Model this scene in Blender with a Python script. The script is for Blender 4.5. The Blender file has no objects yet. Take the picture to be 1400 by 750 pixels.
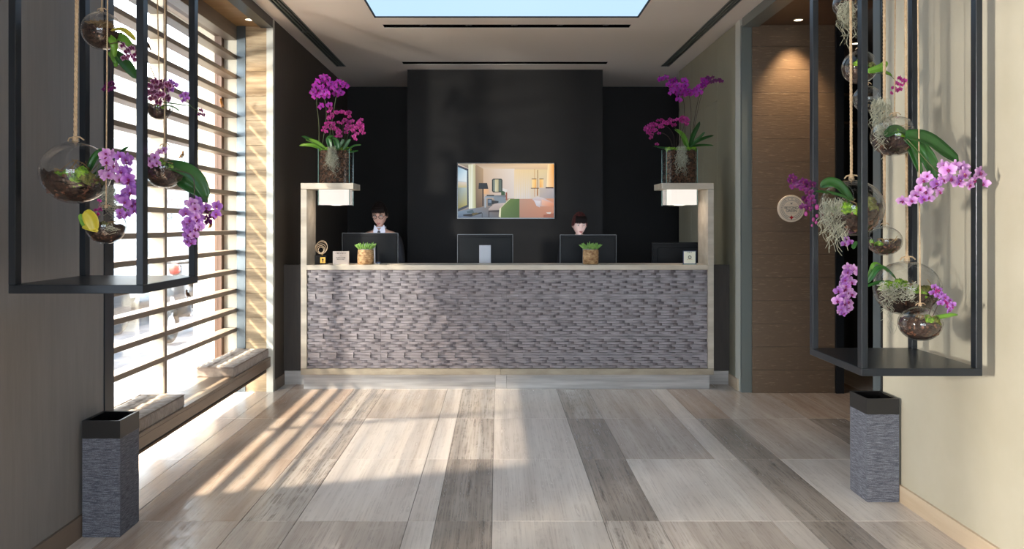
import bpy, bmesh, math, random
from mathutils import Vector, Matrix, noise, Euler
random.seed(7)
S = bpy.context.scene
COL = S.collection
F = 1088.9          # focal length in pixels of the 1400-pixel-wide frame
EYE = 1.47
PI = math.pi

# ------------------------------------------------------------------ camera
cd = bpy.data.cameras.new('camera'); cam = bpy.data.objects.new('camera', cd); COL.objects.link(cam)
cam.location = (0, 0, EYE); cam.rotation_euler = (PI/2, 0, 0)
cd.sensor_width = 36; cd.lens = 28; cd.shift_x = 20/1400; cd.shift_y = -70/1400
cd.clip_start = .05; cd.clip_end = 200
S.camera = cam

# ------------------------------------------------------------------ world, sun, large lights, exposure
w = bpy.data.worlds.new('world'); S.world = w; w.use_nodes = True
wn = w.node_tree; wn.nodes['Background'].inputs[0].default_value = (.80, .90, 1, 1); wn.nodes['Background'].inputs[1].default_value = 8
def lamp(name, kind, loc, target, energy, color, **kw):
    d = bpy.data.lights.new(name, kind); d.energy = energy; d.color = color
    for k, v in kw.items(): setattr(d, k, v)
    o = bpy.data.objects.new(name, d); COL.objects.link(o); o.location = loc
    o.rotation_euler = (Vector(target) - Vector(loc)).to_track_quat('-Z', 'Y').to_euler()
    return o
lamp('sun', 'SUN', (-8, 2, 9), (-8+1, 2+.32, 9-1.12), 20, (1, .86, .68), angle=math.radians(3.4))
lamp('daylight_portal', 'AREA', (-2.62, 5.5, 1.6), (0, 5.5, 1.6), 1, (1, 1, 1), shape='RECTANGLE', size=2.9, size_y=3.15).data.cycles.is_portal = True
lamp('entrance_portal', 'AREA', (0, -3.9, 1.5), (0, 0, 1.5), 1, (1, 1, 1), shape='RECTANGLE', size=3.7, size_y=3.0).data.cycles.is_portal = True
# added fill lamps outside, unseen, for warm light on the right wall
lamp('entrance_fill', 'AREA', (-3.4, -7.5, 2.7), (1.9, 4.6, 1.5), 420, (1, .95, .88), shape='RECTANGLE', size=.5, size_y=.9)
lamp('side_fill', 'AREA', (-6.5, -2.0, 1.9), (1.9, 3.8, 1.5), 720, (1, .93, .82), shape='RECTANGLE', size=.5, size_y=.7)
lamp('side_portal', 'AREA', (-2.62, 1.1, 1.3), (0, 1.1, 1.3), 1, (1, 1, 1), shape='RECTANGLE', size=2.0, size_y=2.0).data.cycles.is_portal = True
S.view_settings.view_transform = 'Standard'; S.view_settings.look = 'None'
S.view_settings.gamma = 1; S.view_settings.use_curve_mapping = False
S.view_settings.exposure = 0.72
S.cycles.max_bounces = 10; S.cycles.diffuse_bounces = 5; S.cycles.glossy_bounces = 4
S.cycles.transparent_max_bounces = 24; S.cycles.transmission_bounces = 6
S.cycles.caustics_reflective = False; S.cycles.caustics_refractive = False
S.cycles.sample_clamp_indirect = 6

# ------------------------------------------------------------------ materials
def lin(c):
    return tuple(((v/255)/12.92 if v/255 < .04045 else ((v/255+.055)/1.055)**2.4) for v in c) + (1,)
class NT:
    def __init__(s, name):
        s.m = bpy.data.materials.new(name); s.m.use_nodes = True; s.t = s.m.node_tree
        s.b = s.t.nodes['Principled BSDF']; s.out = s.t.nodes['Material Output']
    def n(s, kind, **kw):
        x = s.t.nodes.new(kind)
        for k, v in kw.items():
            if k in x.inputs.keys(): x.inputs[k].default_value = v
            else: setattr(x, k, v)
        return x
    def l(s, a, b): s.t.links.new(a, b)
    def set(s, **kw):
        for k, v in kw.items(): s.b.inputs[k.replace('_', ' ')].default_value = v
def mat(name, c1, c2=None, rough=.6, metal=0, scale=(6, 6, 6), bump=0, bscale=None, detail=4, lo=.35, hi=.65, spec=.5, rnd=True, sheen=0, rr=None, bdist=.01):
    """Principled with a noise mix of two colours in object space and a noise bump."""
    t = NT(name); t.set(Roughness=rough, Metallic=metal, Specular_IOR_Level=spec, Base_Color=lin(c1))
    if sheen: t.set(Sheen_Weight=sheen)
    tc = t.n('ShaderNodeTexCoord')
    vec = tc.outputs['Object']
    if rnd:
        oi = t.n('ShaderNodeObjectInfo'); ad = t.n('ShaderNodeVectorMath', operation='ADD')
        ml = t.n('ShaderNodeMath', operation='MULTIPLY'); ml.inputs[1].default_value = 37
        t.l(oi.outputs['Random'], ml.inputs[0]); t.l(vec, ad.inputs[0]); t.l(ml.outputs[0], ad.inputs[1]); vec = ad.outputs[0]
    if c2:
        mp = t.n('ShaderNodeMapping'); mp.inputs['Scale'].default_value = scale; t.l(vec, mp.inputs[0])
        no = t.n('ShaderNodeTexNoise'); no.inputs['Scale'].default_value = 1; no.inputs['Detail'].default_value = detail; no.inputs['Roughness'].default_value = .6
        t.l(mp.outputs[0], no.inputs['Vector'])
        r = t.n('ShaderNodeValToRGB'); r.color_ramp.elements[0].position = lo; r.color_ramp.elements[1].position = hi
        r.color_ramp.elements[0].color = lin(c1); r.color_ramp.elements[1].color = lin(c2)
        t.l(no.outputs[0], r.inputs[0]); t.l(r.outputs[0], t.b.inputs['Base Color'])
        if rr:
            mr = t.n('ShaderNodeMapRange'); mr.inputs[3].default_value = rr[0]; mr.inputs[4].default_value = rr[1]
            t.l(no.outputs[0], mr.inputs[0]); t.l(mr.outputs[0], t.b.inputs['Roughness'])
    if bump:
        mp2 = t.n('ShaderNodeMapping'); mp2.inputs['Scale'].default_value = bscale or scale; t.l(vec, mp2.inputs[0])
        n2 = t.n('ShaderNodeTexNoise'); n2.inputs['Scale'].default_value = 1; n2.inputs['Detail'].default_value = 3
        t.l(mp2.outputs[0], n2.inputs['Vector'])
        bp = t.n('ShaderNodeBump'); bp.inputs['Strength'].default_value = bump; bp.inputs['Distance'].default_value = bdist
        t.l(n2.outputs[0], bp.inputs['Height']); t.l(bp.outputs[0], t.b.inputs['Normal'])
    return t.m
def emit(name, col, strength):
    t = NT(name); t.set(Base_Color=(0, 0, 0, 1), Emission_Color=col, Emission_Strength=strength, Roughness=.4); return t.m
def thin_glass(name, tint=(1, 1, 1), refl=.6, base=.03):
    t = NT(name); tr = t.n('ShaderNodeBsdfTransparent'); tr.inputs[0].default_value = tint + (1,)
    gl = t.n('ShaderNodeBsdfGlossy'); gl.inputs['Roughness'].default_value = .02
    fw = t.n('ShaderNodeLayerWeight'); fw.inputs['Blend'].default_value = .5; fr = t.n('ShaderNodeMath', operation='POWER'); fr.inputs[1].default_value = 2.8; t.l(fw.outputs['Facing'], fr.inputs[0])
    ma = t.n('ShaderNodeMath', operation='MULTIPLY_ADD'); ma.inputs[1].default_value = refl; ma.inputs[2].default_value = base
    ma.use_clamp = True
    mx = t.n('ShaderNodeMixShader'); t.l(fr.outputs[0], ma.inputs[0]); t.l(ma.outputs[0], mx.inputs[0])
    t.l(tr.outputs[0], mx.inputs[1]); t.l(gl.outputs[0], mx.inputs[2]); t.l(mx.outputs[0], t.out.inputs[0]); return t.m
def stone_tile(name, a, b, vein, lines=.5, rough=.2):
    """serpentine-veined limestone: long streaks along Y"""
    t = NT(name); tc = t.n('ShaderNodeTexCoord'); oi = t.n('ShaderNodeObjectInfo')
    ml = t.n('ShaderNodeMath', operation='MULTIPLY'); ml.inputs[1].default_value = 53; t.l(oi.outputs['Random'], ml.inputs[0])
    ad = t.n('ShaderNodeVectorMath', operation='ADD'); t.l(tc.outputs['Object'], ad.inputs[0]); t.l(ml.outputs[0], ad.inputs[1])
    def noi(sc, det, dist=0):
        mp = t.n('ShaderNodeMapping'); mp.inputs['Scale'].default_value = sc; t.l(ad.outputs[0], mp.inputs[0])
        no = t.n('ShaderNodeTexNoise'); no.inputs['Scale'].default_value = 1; no.inputs['Detail'].default_value = det
        no.inputs['Distortion'].default_value = dist; no.inputs['Roughness'].default_value = .6; t.l(mp.outputs[0], no.inputs['Vector']); return no
    n1 = noi((7, .5, 1), 3, .3); n2 = noi((105, 1.7, 1), 5, .6); n3 = noi((22, 7, 1), 6, .8)
    r1 = t.n('ShaderNodeValToRGB'); e = r1.color_ramp.elements; e[0].position = .34; e[1].position = .66; e[0].color = lin(a); e[1].color = lin(b)
    t.l(n1.outputs[0], r1.inputs[0])
    r2 = t.n('ShaderNodeValToRGB'); e = r2.color_ramp.elements; e[0].position = .36; e[1].position = .56; e[0].color = (1, 1, 1, 1); e[1].color = (0, 0, 0, 1)
    t.l(n2.outputs[0], r2.inputs[0])
    r3 = t.n('ShaderNodeValToRGB'); e = r3.color_ramp.elements; e[0].position = .45; e[1].position = .62; e[0].color = (.25, .25, .25, 1); e[1].color = (1, 1, 1, 1)
    t.l(n3.outputs[0], r3.inputs[0])
    m1 = t.n('ShaderNodeMath', operation='MULTIPLY'); t.l(r2.outputs[0], m1.inputs[0]); t.l(r3.outputs[0], m1.inputs[1])
    m2 = t.n('ShaderNodeMath', operation='MULTIPLY'); t.l(m1.outputs[0], m2.inputs[0]); m2.inputs[1].default_value = lines
    mx = t.n('ShaderNodeMix', data_type='RGBA'); t.l(m2.outputs[0], mx.inputs[0]); t.l(r1.outputs[0], mx.inputs[6]); mx.inputs[7].default_value = lin(vein)
    t.l(mx.outputs[2], t.b.inputs['Base Color'])
    mr = t.n('ShaderNodeMapRange'); mr.inputs[3].default_value = rough-.07; mr.inputs[4].default_value = rough+.1; t.l(m1.outputs[0], mr.inputs[0]); t.l(mr.outputs[0], t.b.inputs['Roughness'])
    bp = t.n('ShaderNodeBump'); bp.inputs['Strength'].default_value = .12; bp.inputs['Distance'].default_value = .004; bp.invert = True
    t.l(m1.outputs[0], bp.inputs['Height']); t.l(bp.outputs[0], t.b.inputs['Normal']); return t.m
def woven(name, a, b):
    """horizontal woven paper threads"""
    t = NT(name); t.set(Roughness=.75); tc = t.n('ShaderNodeTexCoord')
    def noi(sc):
        mp = t.n('ShaderNodeMapping'); mp.inputs['Scale'].default_value = sc; t.l(tc.outputs['Object'], mp.inputs[0])
        no = t.n('ShaderNodeTexNoise'); no.inputs['Scale'].default_value = 1; no.inputs['Detail'].default_value = 3; t.l(mp.outputs[0], no.inputs['Vector']); return no
    n1 = noi((260, 260, 460)); n2 = noi((22, 22, 420))
    m = t.n('ShaderNodeMath', operation='MULTIPLY_ADD'); t.l(n1.outputs[0], m.inputs[0]); m.inputs[1].default_value = .6; t.l(n2.outputs[0], m.inputs[2])
    r = t.n('ShaderNodeValToRGB'); e = r.color_ramp.elements; e[0].position = .72; e[1].position = 1.05; e[0].color = lin(a); e[1].color = lin(b)
    t.l(m.outputs[0], r.inputs[0]); t.l(r.outputs[0], t.b.inputs['Base Color'])
    bp = t.n('ShaderNodeBump'); bp.inputs['Strength'].default_value = .5; bp.inputs['Distance'].default_value = .003; t.l(m.outputs[0], bp.inputs['Height']); t.l(bp.outputs[0], t.b.inputs['Normal'])
    return t.m
def petalmat(name, c1, c2, transl=.35):
    t = NT(name); t.set(Roughness=.5, Subsurface_Weight=0.0)
    at = t.n('ShaderNodeAttribute'); at.attribute_name = 'shade'
    oi = t.n('ShaderNodeObjectInfo'); r = t.n('ShaderNodeMix', data_type='RGBA'); r.inputs[6].default_value = lin(c1); r.inputs[7].default_value = lin(c2)
    t.l(at.outputs['Fac'], r.inputs[0])
    hs = t.n('ShaderNodeHueSaturation'); mr = t.n('ShaderNodeMapRange'); mr.inputs[3].default_value = .75; mr.inputs[4].default_value = 1.2
    t.l(oi.outputs['Random'], mr.inputs[0]); t.l(mr.outputs[0], hs.inputs['Value']); t.l(r.outputs[2], hs.inputs['Color'])
    t.l(hs.outputs[0], t.b.inputs['Base Color'])
    tl = t.n('ShaderNodeBsdfTranslucent'); t.l(hs.outputs[0], tl.inputs[0]); mx = t.n('ShaderNodeMixShader'); mx.inputs[0].default_value = transl
    t.l(t.b.outputs[0], mx.inputs[1]); t.l(tl.outputs[0], mx.inputs[2]); t.l(mx.outputs[0], t.out.inputs[0]); return t.m

M = {}
M['tile_pale'] = stone_tile('tile_pale', (204, 192, 182), (224, 214, 205), (150, 138, 128), .5)
M['tile_mid'] = stone_tile('tile_mid', (182, 168, 157), (208, 196, 186), (130, 116, 106), .6)
M['tile_tan'] = stone_tile('tile_tan', (172, 150, 134), (200, 184, 170), (126, 106, 92), .6)
M['tile_dark'] = stone_tile('tile_dark', (146, 134, 124), (180, 168, 158), (84, 76, 70), .85, .24)
M['tile_speckle'] = stone_tile('tile_speckle', (178, 165, 154), (212, 201, 191), (96, 84, 76), 1.0, .22)
M['grout'] = mat('grout', (96, 88, 80), rough=.8)
M['plinth_stone'] = mat('plinth_stone', (150, 146, 144), (205, 202, 200), .35, scale=(1.2, 8, 24), lo=.3, hi=.7)
M['ceiling'] = mat('ceiling_paint', (242, 233, 224), rough=.85)
M['taupe'] = mat('taupe_wallcovering', (116, 112, 110), (122, 118, 116), .7, scale=(40, 40, 3), bump=.15, bscale=(90, 90, 400), bdist=.002)
M['taupe_dark'] = mat('dark_taupe_wallcovering', (78, 70, 62), (84, 76, 68), .6, scale=(60, 60, 3), bump=.15, bscale=(90, 300, 30), bdist=.002)
M['cream'] = mat('cream_wallcovering', (184, 176, 157), (189, 181, 163), .55, scale=(4, 4, 4), bump=.1, bscale=(90, 90, 300), bdist=.002)
M['sage'] = mat('sage_lacquer', (160, 156, 134), (165, 161, 140), .38, scale=(2, 2, 2))
M['black_wall'] = mat('black_wall', (24, 22, 22), (27, 25, 25), .75, scale=(3, 3, 3), bump=.1, bscale=(300, 300, 8), bdist=.002)
M['black_recess'] = mat('black_recess', (30, 27, 26), rough=.8)
M['steel'] = mat('painted_steel', (44, 48, 54), rough=.3, metal=.5)
M['steel_side'] = mat('grey_steel', (96, 104, 108), rough=.3, metal=.5)
M['trim_light'] = mat('pale_trim', (205, 205, 196), rough=.4)
M['trim_grey'] = mat('grey_trim', (130, 136, 132), rough=.35, metal=.3)
M['slat'] = mat('bronze_slat', (124, 110, 98), (134, 120, 106), .42, scale=(30, 1, 30), metal=.1)
M['wood_frame'] = mat('brown_window_frame', (84, 58, 40), (98, 68, 46), .45, scale=(20, 20, 1.5))
M['reveal'] = mat('reveal', (214, 206, 188), rough=.8)
M['gold_stone'] = mat('ribbed_gold_travertine', (150, 128, 98), (192, 170, 136), .5, scale=(3, 3, 26), detail=6, bump=.8, bscale=(14, 14, 85), bdist=.004)
M['brown_plank'] = mat('brown_textured_oak', (122, 101, 82), (172, 150, 124), .45, scale=(14, 14, 90), detail=6, lo=.56, hi=.84, rr=(.3, .6), bump=.7, bscale=(14, 14, 110), bdist=.004)
M['soffit'] = mat('soffit_wood', (150, 118, 78), (164, 132, 92), .4, scale=(3, 30, 3))
M['soffit_brown'] = mat('soffit_brown', (96, 72, 54), (104, 80, 62), .4, scale=(3, 30, 3))
M['bench_wood'] = mat('bench_wood', (118, 102, 88), (136, 120, 104), .3, scale=(14, 1.2, 14))
M['dark'] = mat('dark_backing_and_shade', (48, 42, 36), rough=.7)  # plank backing, and the painted shade under the bench
M['base_wood'] = mat('baseboard_wood', (188, 166, 140), (200, 180, 156), .5, scale=(20, 1.5, 20))
M['base_brown'] = mat('baseboard_brown', (112, 98, 86), rough=.5)
M['cushion'] = mat('crushed_cushion_fabric', (122, 108, 98), (152, 138, 126), .75, scale=(16, 16, 16), sheen=.3, bump=.5, bscale=(14, 60, 30), bdist=.01)
M['piping'] = mat('cushion_piping', (120, 106, 96), rough=.8)
M['weave'] = woven('woven_grey_paper', (62, 64, 75), (122, 124, 134))
M['bin_black'] = mat('black_leather', (26, 24, 24), rough=.4)
M['desk_wood'] = mat('desk_travertine', (184, 172, 154), (212, 202, 186), .45, scale=(2.5, 10, 12), detail=5, lo=.3, hi=.7)
M['desk_wood_dim'] = mat('desk_travertine_dim', (150, 138, 120), (178, 166, 146), .5, scale=(6, 10, 20), detail=5, lo=.3, hi=.7)  # dimmer copy of the desk travertine, shading kept in the colour
M['relief'] = mat('grey_split_wood_tile', (92, 84, 88), (166, 158, 162), .42, scale=(5, 5, 42), detail=5, lo=.3, hi=.7, rnd=False)
M['relief_back'] = mat('relief_backing', (66, 60, 62), rough=.7)
M['ebony'] = mat('ebony_panel', (52, 45, 41), (60, 52, 47), .5, scale=(50, 50, 3))
M['monitor'] = mat('monitor_shell', (20, 22, 26), rough=.5, spec=.25)
M['monitor_rim'] = mat('monitor_rim', (120, 124, 130), rough=.35)
M['silver'] = mat('silver_stand', (176, 178, 186), rough=.4, metal=.2)
M['bark_pot'] = mat('birch_bark_pot', (132, 88, 52), (210, 176, 130), .7, scale=(30, 30, 60), detail=6, bump=.6, bdist=.004)
M['zinc'] = mat('zinc_liner', (150, 160, 170), rough=.4, metal=.4)
M['bark'] = mat('bark_chips', (64, 38, 26), (128, 84, 60), .75, scale=(60, 60, 60))
M['soil'] = mat('dark_bark_fill', (30, 20, 15), (70, 46, 34), .9, scale=(70, 70, 70), bump=1, bdist=.01)
M['moss'] = mat('green_moss', (60, 104, 20), (150, 196, 50), .85, scale=(60, 60, 60), bump=1, bscale=(220, 220, 220), bdist=.006)
M['moss_olive'] = mat('olive_moss', (70, 78, 30), (128, 128, 62), .9, scale=(60, 60, 60), bump=1, bscale=(220, 220, 220), bdist=.006)
M['spanish'] = mat('spanish_moss', (158, 158, 140), (196, 196, 176), .8, scale=(9, 9, 9))
M['twig'] = mat('dry_twigs', (122, 96, 62), (160, 132, 92), .8, scale=(30, 30, 30))
M['leaf'] = mat('orchid_leaf', (30, 72, 30), (48, 98, 38), .28, scale=(5, 5, 5))
M['leaf_light'] = mat('light_orchid_leaf', (80, 130, 40), (116, 160, 60), .3, scale=(5, 5, 5))
M['leaf_yellow'] = mat('yellowing_leaf', (196, 176, 60), (160, 160, 50), .4, scale=(9, 9, 9))
M['stem'] = mat('flower_stem', (86, 96, 62), rough=.5)
M['stem_dark'] = mat('dark_flower_stem', (66, 44, 40), rough=.5)
M['bud'] = mat('bud', (150, 50, 120), (112, 36, 96), .5, scale=(30, 30, 30))
M['rope'] = mat('jute_rope', (184, 156, 124), (206, 182, 150), .85, scale=(60, 60, 60))
M['glass'] = thin_glass('blown_glass', (.97, .98, .98), .95, .05)
M['vase_glass'] = thin_glass('vase_glass', (.95, .98, .97), .6, .04)
M['glass_edge'] = mat('glass_edge', (120, 160, 152), rough=.15, spec=1)
M['pane'] = thin_glass('window_pane', (.98, .99, .99), .5, .02)
M['p_mag'] = petalmat('magenta_petal', (196, 40, 180), (160, 60, 190))
M['p_pink'] = petalmat('hot_pink_petal', (206, 60, 160), (150, 20, 110))
M['p_lilac'] = petalmat('lilac_petal', (230, 184, 234), (196, 112, 206))
M['p_violet'] = petalmat('violet_petal', (196, 134, 218), (150, 60, 178))
M['p_dark'] = petalmat('dark_purple_petal', (110, 20, 104), (84, 10, 76), .2)
M['p_edge'] = petalmat('wine_petal', (200, 150, 190), (100, 16, 70), .2)
M['lip'] = petalmat('orchid_lip', (130, 10, 90), (225, 200, 130), .1)
M['bird'] = mat('rusty_bird', (62, 44, 32), rough=.6, metal=.3)
M['bird_gold'] = mat('gold_bird', (150, 104, 50), rough=.5, metal=.3)
M['skin'] = mat('skin', (214, 170, 148), rough=.5)
M['skin_pale'] = mat('pale_skin', (226, 190, 174), rough=.5)
M['lips'] = mat('lips', (176, 96, 92), rough=.4)
M['hair'] = mat('black_hair', (24, 17, 15), rough=.75, spec=.15)
M['hair_red'] = mat('dark_red_hair', (84, 24, 24), (48, 16, 16), .65, scale=(60, 20, 6))
M['suit'] = mat('black_suit', (20, 19, 22), rough=.8)
M['shirt'] = mat('white_shirt', (225, 225, 232), rough=.7)
M['tie'] = mat('grey_tie', (70, 66, 70), rough=.6)
M['eye'] = mat('dark_eye', (24, 16, 14), rough=.2)
M['card'] = mat('beige_card', (206, 192, 182), rough=.6)
M['ink'] = mat('dark_ink', (34, 28, 28), rough=.7)
M['white'] = mat('white_paint', (225, 225, 222), rough=.5)
M['ivory'] = mat('ivory_card', (248, 246, 226), rough=.6)
M['brass'] = mat('brass', (196, 152, 70), rough=.35, metal=.7)
M['champagne'] = mat('champagne_metal', (186, 164, 138), rough=.35, metal=.6)
M['gloss_black'] = mat('gloss_black', (16, 15, 16), rough=.15)
M['navy'] = mat('navy_edge', (50, 70, 110), rough=.3)
M['badge'] = mat('badge_cream', (250, 232, 208), rough=.5)
M['red'] = mat('badge_red', (190, 20, 30), rough=.5)
M['red_paint'] = mat('faded_red_lettering', (150, 70, 62), rough=.6)
M['grey_paint'] = mat('grey_lettering', (60, 62, 64), rough=.6)
M['asphalt'] = mat('street_paving', (72, 75, 82), (98, 101, 108), .8, scale=(3, 3, 3))
M['facade'] = mat('pale_facade', (150, 143, 130), (160, 153, 140), .9, scale=(.4, .4, .4))
M['shutter'] = mat('grey_shutter', (140, 146, 150), rough=.6)
M['van_white'] = mat('van_paint', (150, 152, 152), rough=.4)
M['tyre'] = mat('tyre', (40, 40, 42), rough=.8)
M['scooter'] = mat('dark_scooter_paint', (70, 76, 84), rough=.25)
M['scooter_red'] = mat('scooter_red', (190, 80, 70), rough=.3)
M['sky_panel'] = emit('sky_panel', (.36, .52, .70, 1), 1.0)
M['lampbox'] = emit('lamp_glow', (1, .86, .79, 1), .72)
M['bulb'] = emit('downlight_bulb', (1, .86, .6, 1), 3)

# ------------------------------------------------------------------ mesh helpers
WORLD = {}
class MB:
    def __init__(s): s.v = []; s.f = []; s.mi = []; s.cur = 0
    def add(s, vs, fs, mi=None):
        b = len(s.v); s.v += [tuple(v) for v in vs]
        for f in fs: s.f.append(tuple(b+i for i in f)); s.mi.append(s.cur if mi is None else mi)
        return s
    def box(s, x0, x1, y0, y1, z0, z1, mi=None):
        if x0 > x1: x0, x1 = x1, x0
        if y0 > y1: y0, y1 = y1, y0
        if z0 > z1: z0, z1 = z1, z0
        return s.add([(x0,y0,z0),(x1,y0,z0),(x1,y1,z0),(x0,y1,z0),(x0,y0,z1),(x1,y0,z1),(x1,y1,z1),(x0,y1,z1)],
                     [(0,3,2,1),(4,5,6,7),(0,1,5,4),(1,2,6,5),(2,3,7,6),(3,0,4,7)], mi)
    def tube(s, pts, r, sides=6, caps=True, mi=None):
        pts = [Vector(p) for p in pts]; n = len(pts); rs = r if isinstance(r, (list, tuple)) else [r]*n
        vs = []; up = Vector((0, 0, 1)); prev = None
        for i, p in enumerate(pts):
            d = (pts[min(i+1, n-1)] - pts[max(i-1, 0)])
            d = d.normalized() if d.length > 1e-9 else Vector((0, 0, 1))
            if prev is None:
                a = d.cross(up) if abs(d.dot(up)) < .9 else d.cross(Vector((1, 0, 0)))
            else: a = prev - d*prev.dot(d)
            a.normalize(); prev = a; b = d.cross(a)
            for k in range(sides):
                t = 2*PI*k/sides; vs.append(p + (a*math.cos(t)+b*math.sin(t))*rs[i])
        fs = [(i*sides+k, i*sides+(k+1) % sides, (i+1)*sides+(k+1) % sides, (i+1)*sides+k) for i in range(n-1) for k in range(sides)]
        if caps: fs += [tuple(range(sides))[::-1], tuple((n-1)*sides+k for k in range(sides))]
        return s.add(vs, fs, mi)
    def lathe(s, c, prof, sides=24, axis='z', mi=None):
        c = Vector(c); vs = []; n = len(prof)
        for r, h in prof:
            for k in range(sides):
                t = 2*PI*k/sides; a, b = r*math.cos(t), r*math.sin(t)
                vs.append(c + Vector({'z': (a, b, h), 'y': (a, h, b), 'x': (h, a, b)}[axis]))
        fs = [(i*sides+k, i*sides+(k+1) % sides, (i+1)*sides+(k+1) % sides, (i+1)*sides+k) for i in range(n-1) for k in range(sides)]
        fs += [tuple(range(sides))[::-1], tuple((n-1)*sides+k for k in range(sides))]
        return s.add(vs, fs, mi)
    def ball(s, c, r, seg=12, rings=8, mi=None, fn=None):
        c = Vector(c); rx, ry, rz = r if isinstance(r, (tuple, list)) else (r, r, r); vs = []; fs = []
        for i in range(rings+1):
            ph = PI*i/rings
            for k in range(seg):
                t = 2*PI*k/seg; u = Vector((math.sin(ph)*math.cos(t), math.sin(ph)*math.sin(t), math.cos(ph)))
                q = Vector((u.x*rx, u.y*ry, u.z*rz))
                if fn: q = fn(u, q)
                vs.append(c+q)
        for i in range(rings):
            for k in range(seg):
                a, b, cc, d = i*seg+k, (i+1)*seg+k, (i+1)*seg+(k+1) % seg, i*seg+(k+1) % seg
                if i == 0: fs.append((a, b, cc))
                elif i == rings-1: fs.append((a, b, d))
                else: fs.append((a, b, cc, d))
        return s.add(vs, fs, mi)
    def torus(s, c, R, r, n=32, m=8, basis=None, mi=None):
        B = basis or Matrix.Identity(3); c = Vector(c); vs = []
        for i in range(n):
            a = 2*PI*i/n
            for k in range(m):
                b = 2*PI*k/m; vs.append(c + B @ Vector(((R+r*math.cos(b))*math.cos(a), (R+r*math.cos(b))*math.sin(a), r*math.sin(b))))
        fs = [(i*m+k, ((i+1) % n)*m+k, ((i+1) % n)*m+(k+1) % m, i*m+(k+1) % m) for i in range(n) for k in range(m)]
        return s.add(vs, fs, mi)
    def chunk(s, c, sz, rnd, mi=None):
        e = Euler((rnd.random()*6, rnd.random()*6, rnd.random()*6)).to_matrix(); c = Vector(c); q = []
        for x in (-1, 1):
            for y in (-1, 1):
                for z in (-1, 1):
                    q.append(c + e @ Vector((x*sz*rnd.uniform(.5, 1), y*sz*rnd.uniform(.4, .8), z*sz*rnd.uniform(.2, .5))))
        return s.add(q, [(0,1,3,2),(4,6,7,5),(0,4,5,1),(2,3,7,6),(0,2,6,4),(1,5,7,3)], mi)
    def build(s, name, m, parent=None, smooth=False, bevel=0, origin=None):
        if not s.v: return None
        xs, ys, zs = zip(*s.v)
        c = Vector(origin) if origin is not None else Vector(((min(xs)+max(xs))/2, (min(ys)+max(ys))/2, (min(zs)+max(zs))/2 if parent is not None else min(zs)))
        me = bpy.data.meshes.new(name); me.from_pydata([(x-c.x, y-c.y, z-c.z) for x, y, z in s.v], [], s.f)
        for mm in (m if isinstance(m, list) else [m]): me.materials.append(M[mm] if isinstance(mm, str) else mm)
        me.polygons.foreach_set('material_index', s.mi)
        if smooth: me.polygons.foreach_set('use_smooth', [True]*len(me.polygons))
        me.update()
        if bevel:
            bm = bmesh.new(); bm.from_mesh(me); bmesh.ops.recalc_face_normals(bm, faces=bm.faces)
            bmesh.ops.bevel(bm, geom=bm.edges[:], offset=bevel, segments=2 if bevel > .004 else 1, affect='EDGES', profile=.6); bm.to_mesh(me); bm.free()
        o = bpy.data.objects.new(name, me); COL.objects.link(o); place(o, c, parent); return o
def place(o, c, parent):
    if parent is not None: o.parent = parent; o.location = Vector(c) - WORLD[parent.name]
    else: o.location = c
    WORLD[o.name] = Vector(c)
def tag(o, label=None, cat=None, group=None, kind=None):
    for k, v in (('label', label), ('category', cat), ('group', group), ('kind', kind)):
        if v: o[k] = v
    return o
def empty(name, loc, label=None, cat=None, group=None, kind=None):
    o = bpy.data.objects.new(name, None); o.empty_display_size = .1; COL.objects.link(o); place(o, Vector(loc), None); return tag(o, label, cat, group, kind)
def box(name, m, x0, x1, y0, y1, z0, z1, parent=None, bevel=0, kind=None):
    o = MB().box(x0, x1, y0, y1, z0, z1).build(name, m, parent, bevel=bevel)
    if kind: o['kind'] = kind
    return o
def struct(name, m, *b, bevel=0): return box(name, m, *b, bevel=bevel, kind='structure')
def text_mesh(txt, size, depth=.0005, align='CENTER', font_space=1):
    cu = bpy.data.curves.new('lettering', 'FONT'); cu.body = txt; cu.size = size; cu.extrude = depth; cu.align_x = align; cu.align_y = 'CENTER'; cu.space_character = font_space
    o = bpy.data.objects.new('tmp', cu); COL.objects.link(o); dg = bpy.context.evaluated_depsgraph_get()
    me = bpy.data.meshes.new_from_object(o.evaluated_get(dg)); bpy.data.objects.remove(o); return me
def text(txt, size, loc, rot, m, parent, name='lettering', depth=.0005, sx=1):
    me = text_mesh(txt, size, depth); me.materials.clear(); me.materials.append(M[m])
    o = bpy.data.objects.new(name, me); COL.objects.link(o); place(o, loc, parent); o.rotation_euler = rot; o.scale = (sx, 1, 1); return o
def at(px, py, Y): return Vector(((px-680)/F*Y, Y, EYE-(py-305)/F*Y))

# ------------------------------------------------------------------ floor
XL, XR, ZC, YB = -1.963, 2.135, 3.25, 10.39
floor = struct('floor', 'grout', -2.5, 6.0, -4.0, YB+.2, -.06, -.004)
cols = [(-2.5, -1.97, 'tile_pale'), (-1.97, -1.835, 'tile_pale'), (-1.835, -1.27, 'tile_tan'), (-1.27, -.993, 'tile_dark'), (-.993, -.442, 'tile_mid'),
        (-.442, -.305, 'tile_pale'), (-.305, -.026, 'tile_dark'), (-.026, .525, 'tile_pale'), (.525, .8, 'tile_dark'), (.8, 1.358, 'tile_mid'),
        (1.358, 1.5, 'tile_pale'), (1.5, 1.763, 'tile_dark'), (1.763, 2.338, 'tile_mid'), (2.338, 2.62, 'tile_dark'), (2.62, 3.2, 'tile_tan'), (3.2, 3.75, 'tile_mid'), (3.75, 6.0, 'tile_dark')]
rows = [-4.0, -1.21, .825, 1.861, 2.897, 3.933, 4.969, 6.005, 7.041, 8.1, YB+.2]
meshcache = {}
rt = random.Random(3)
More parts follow.
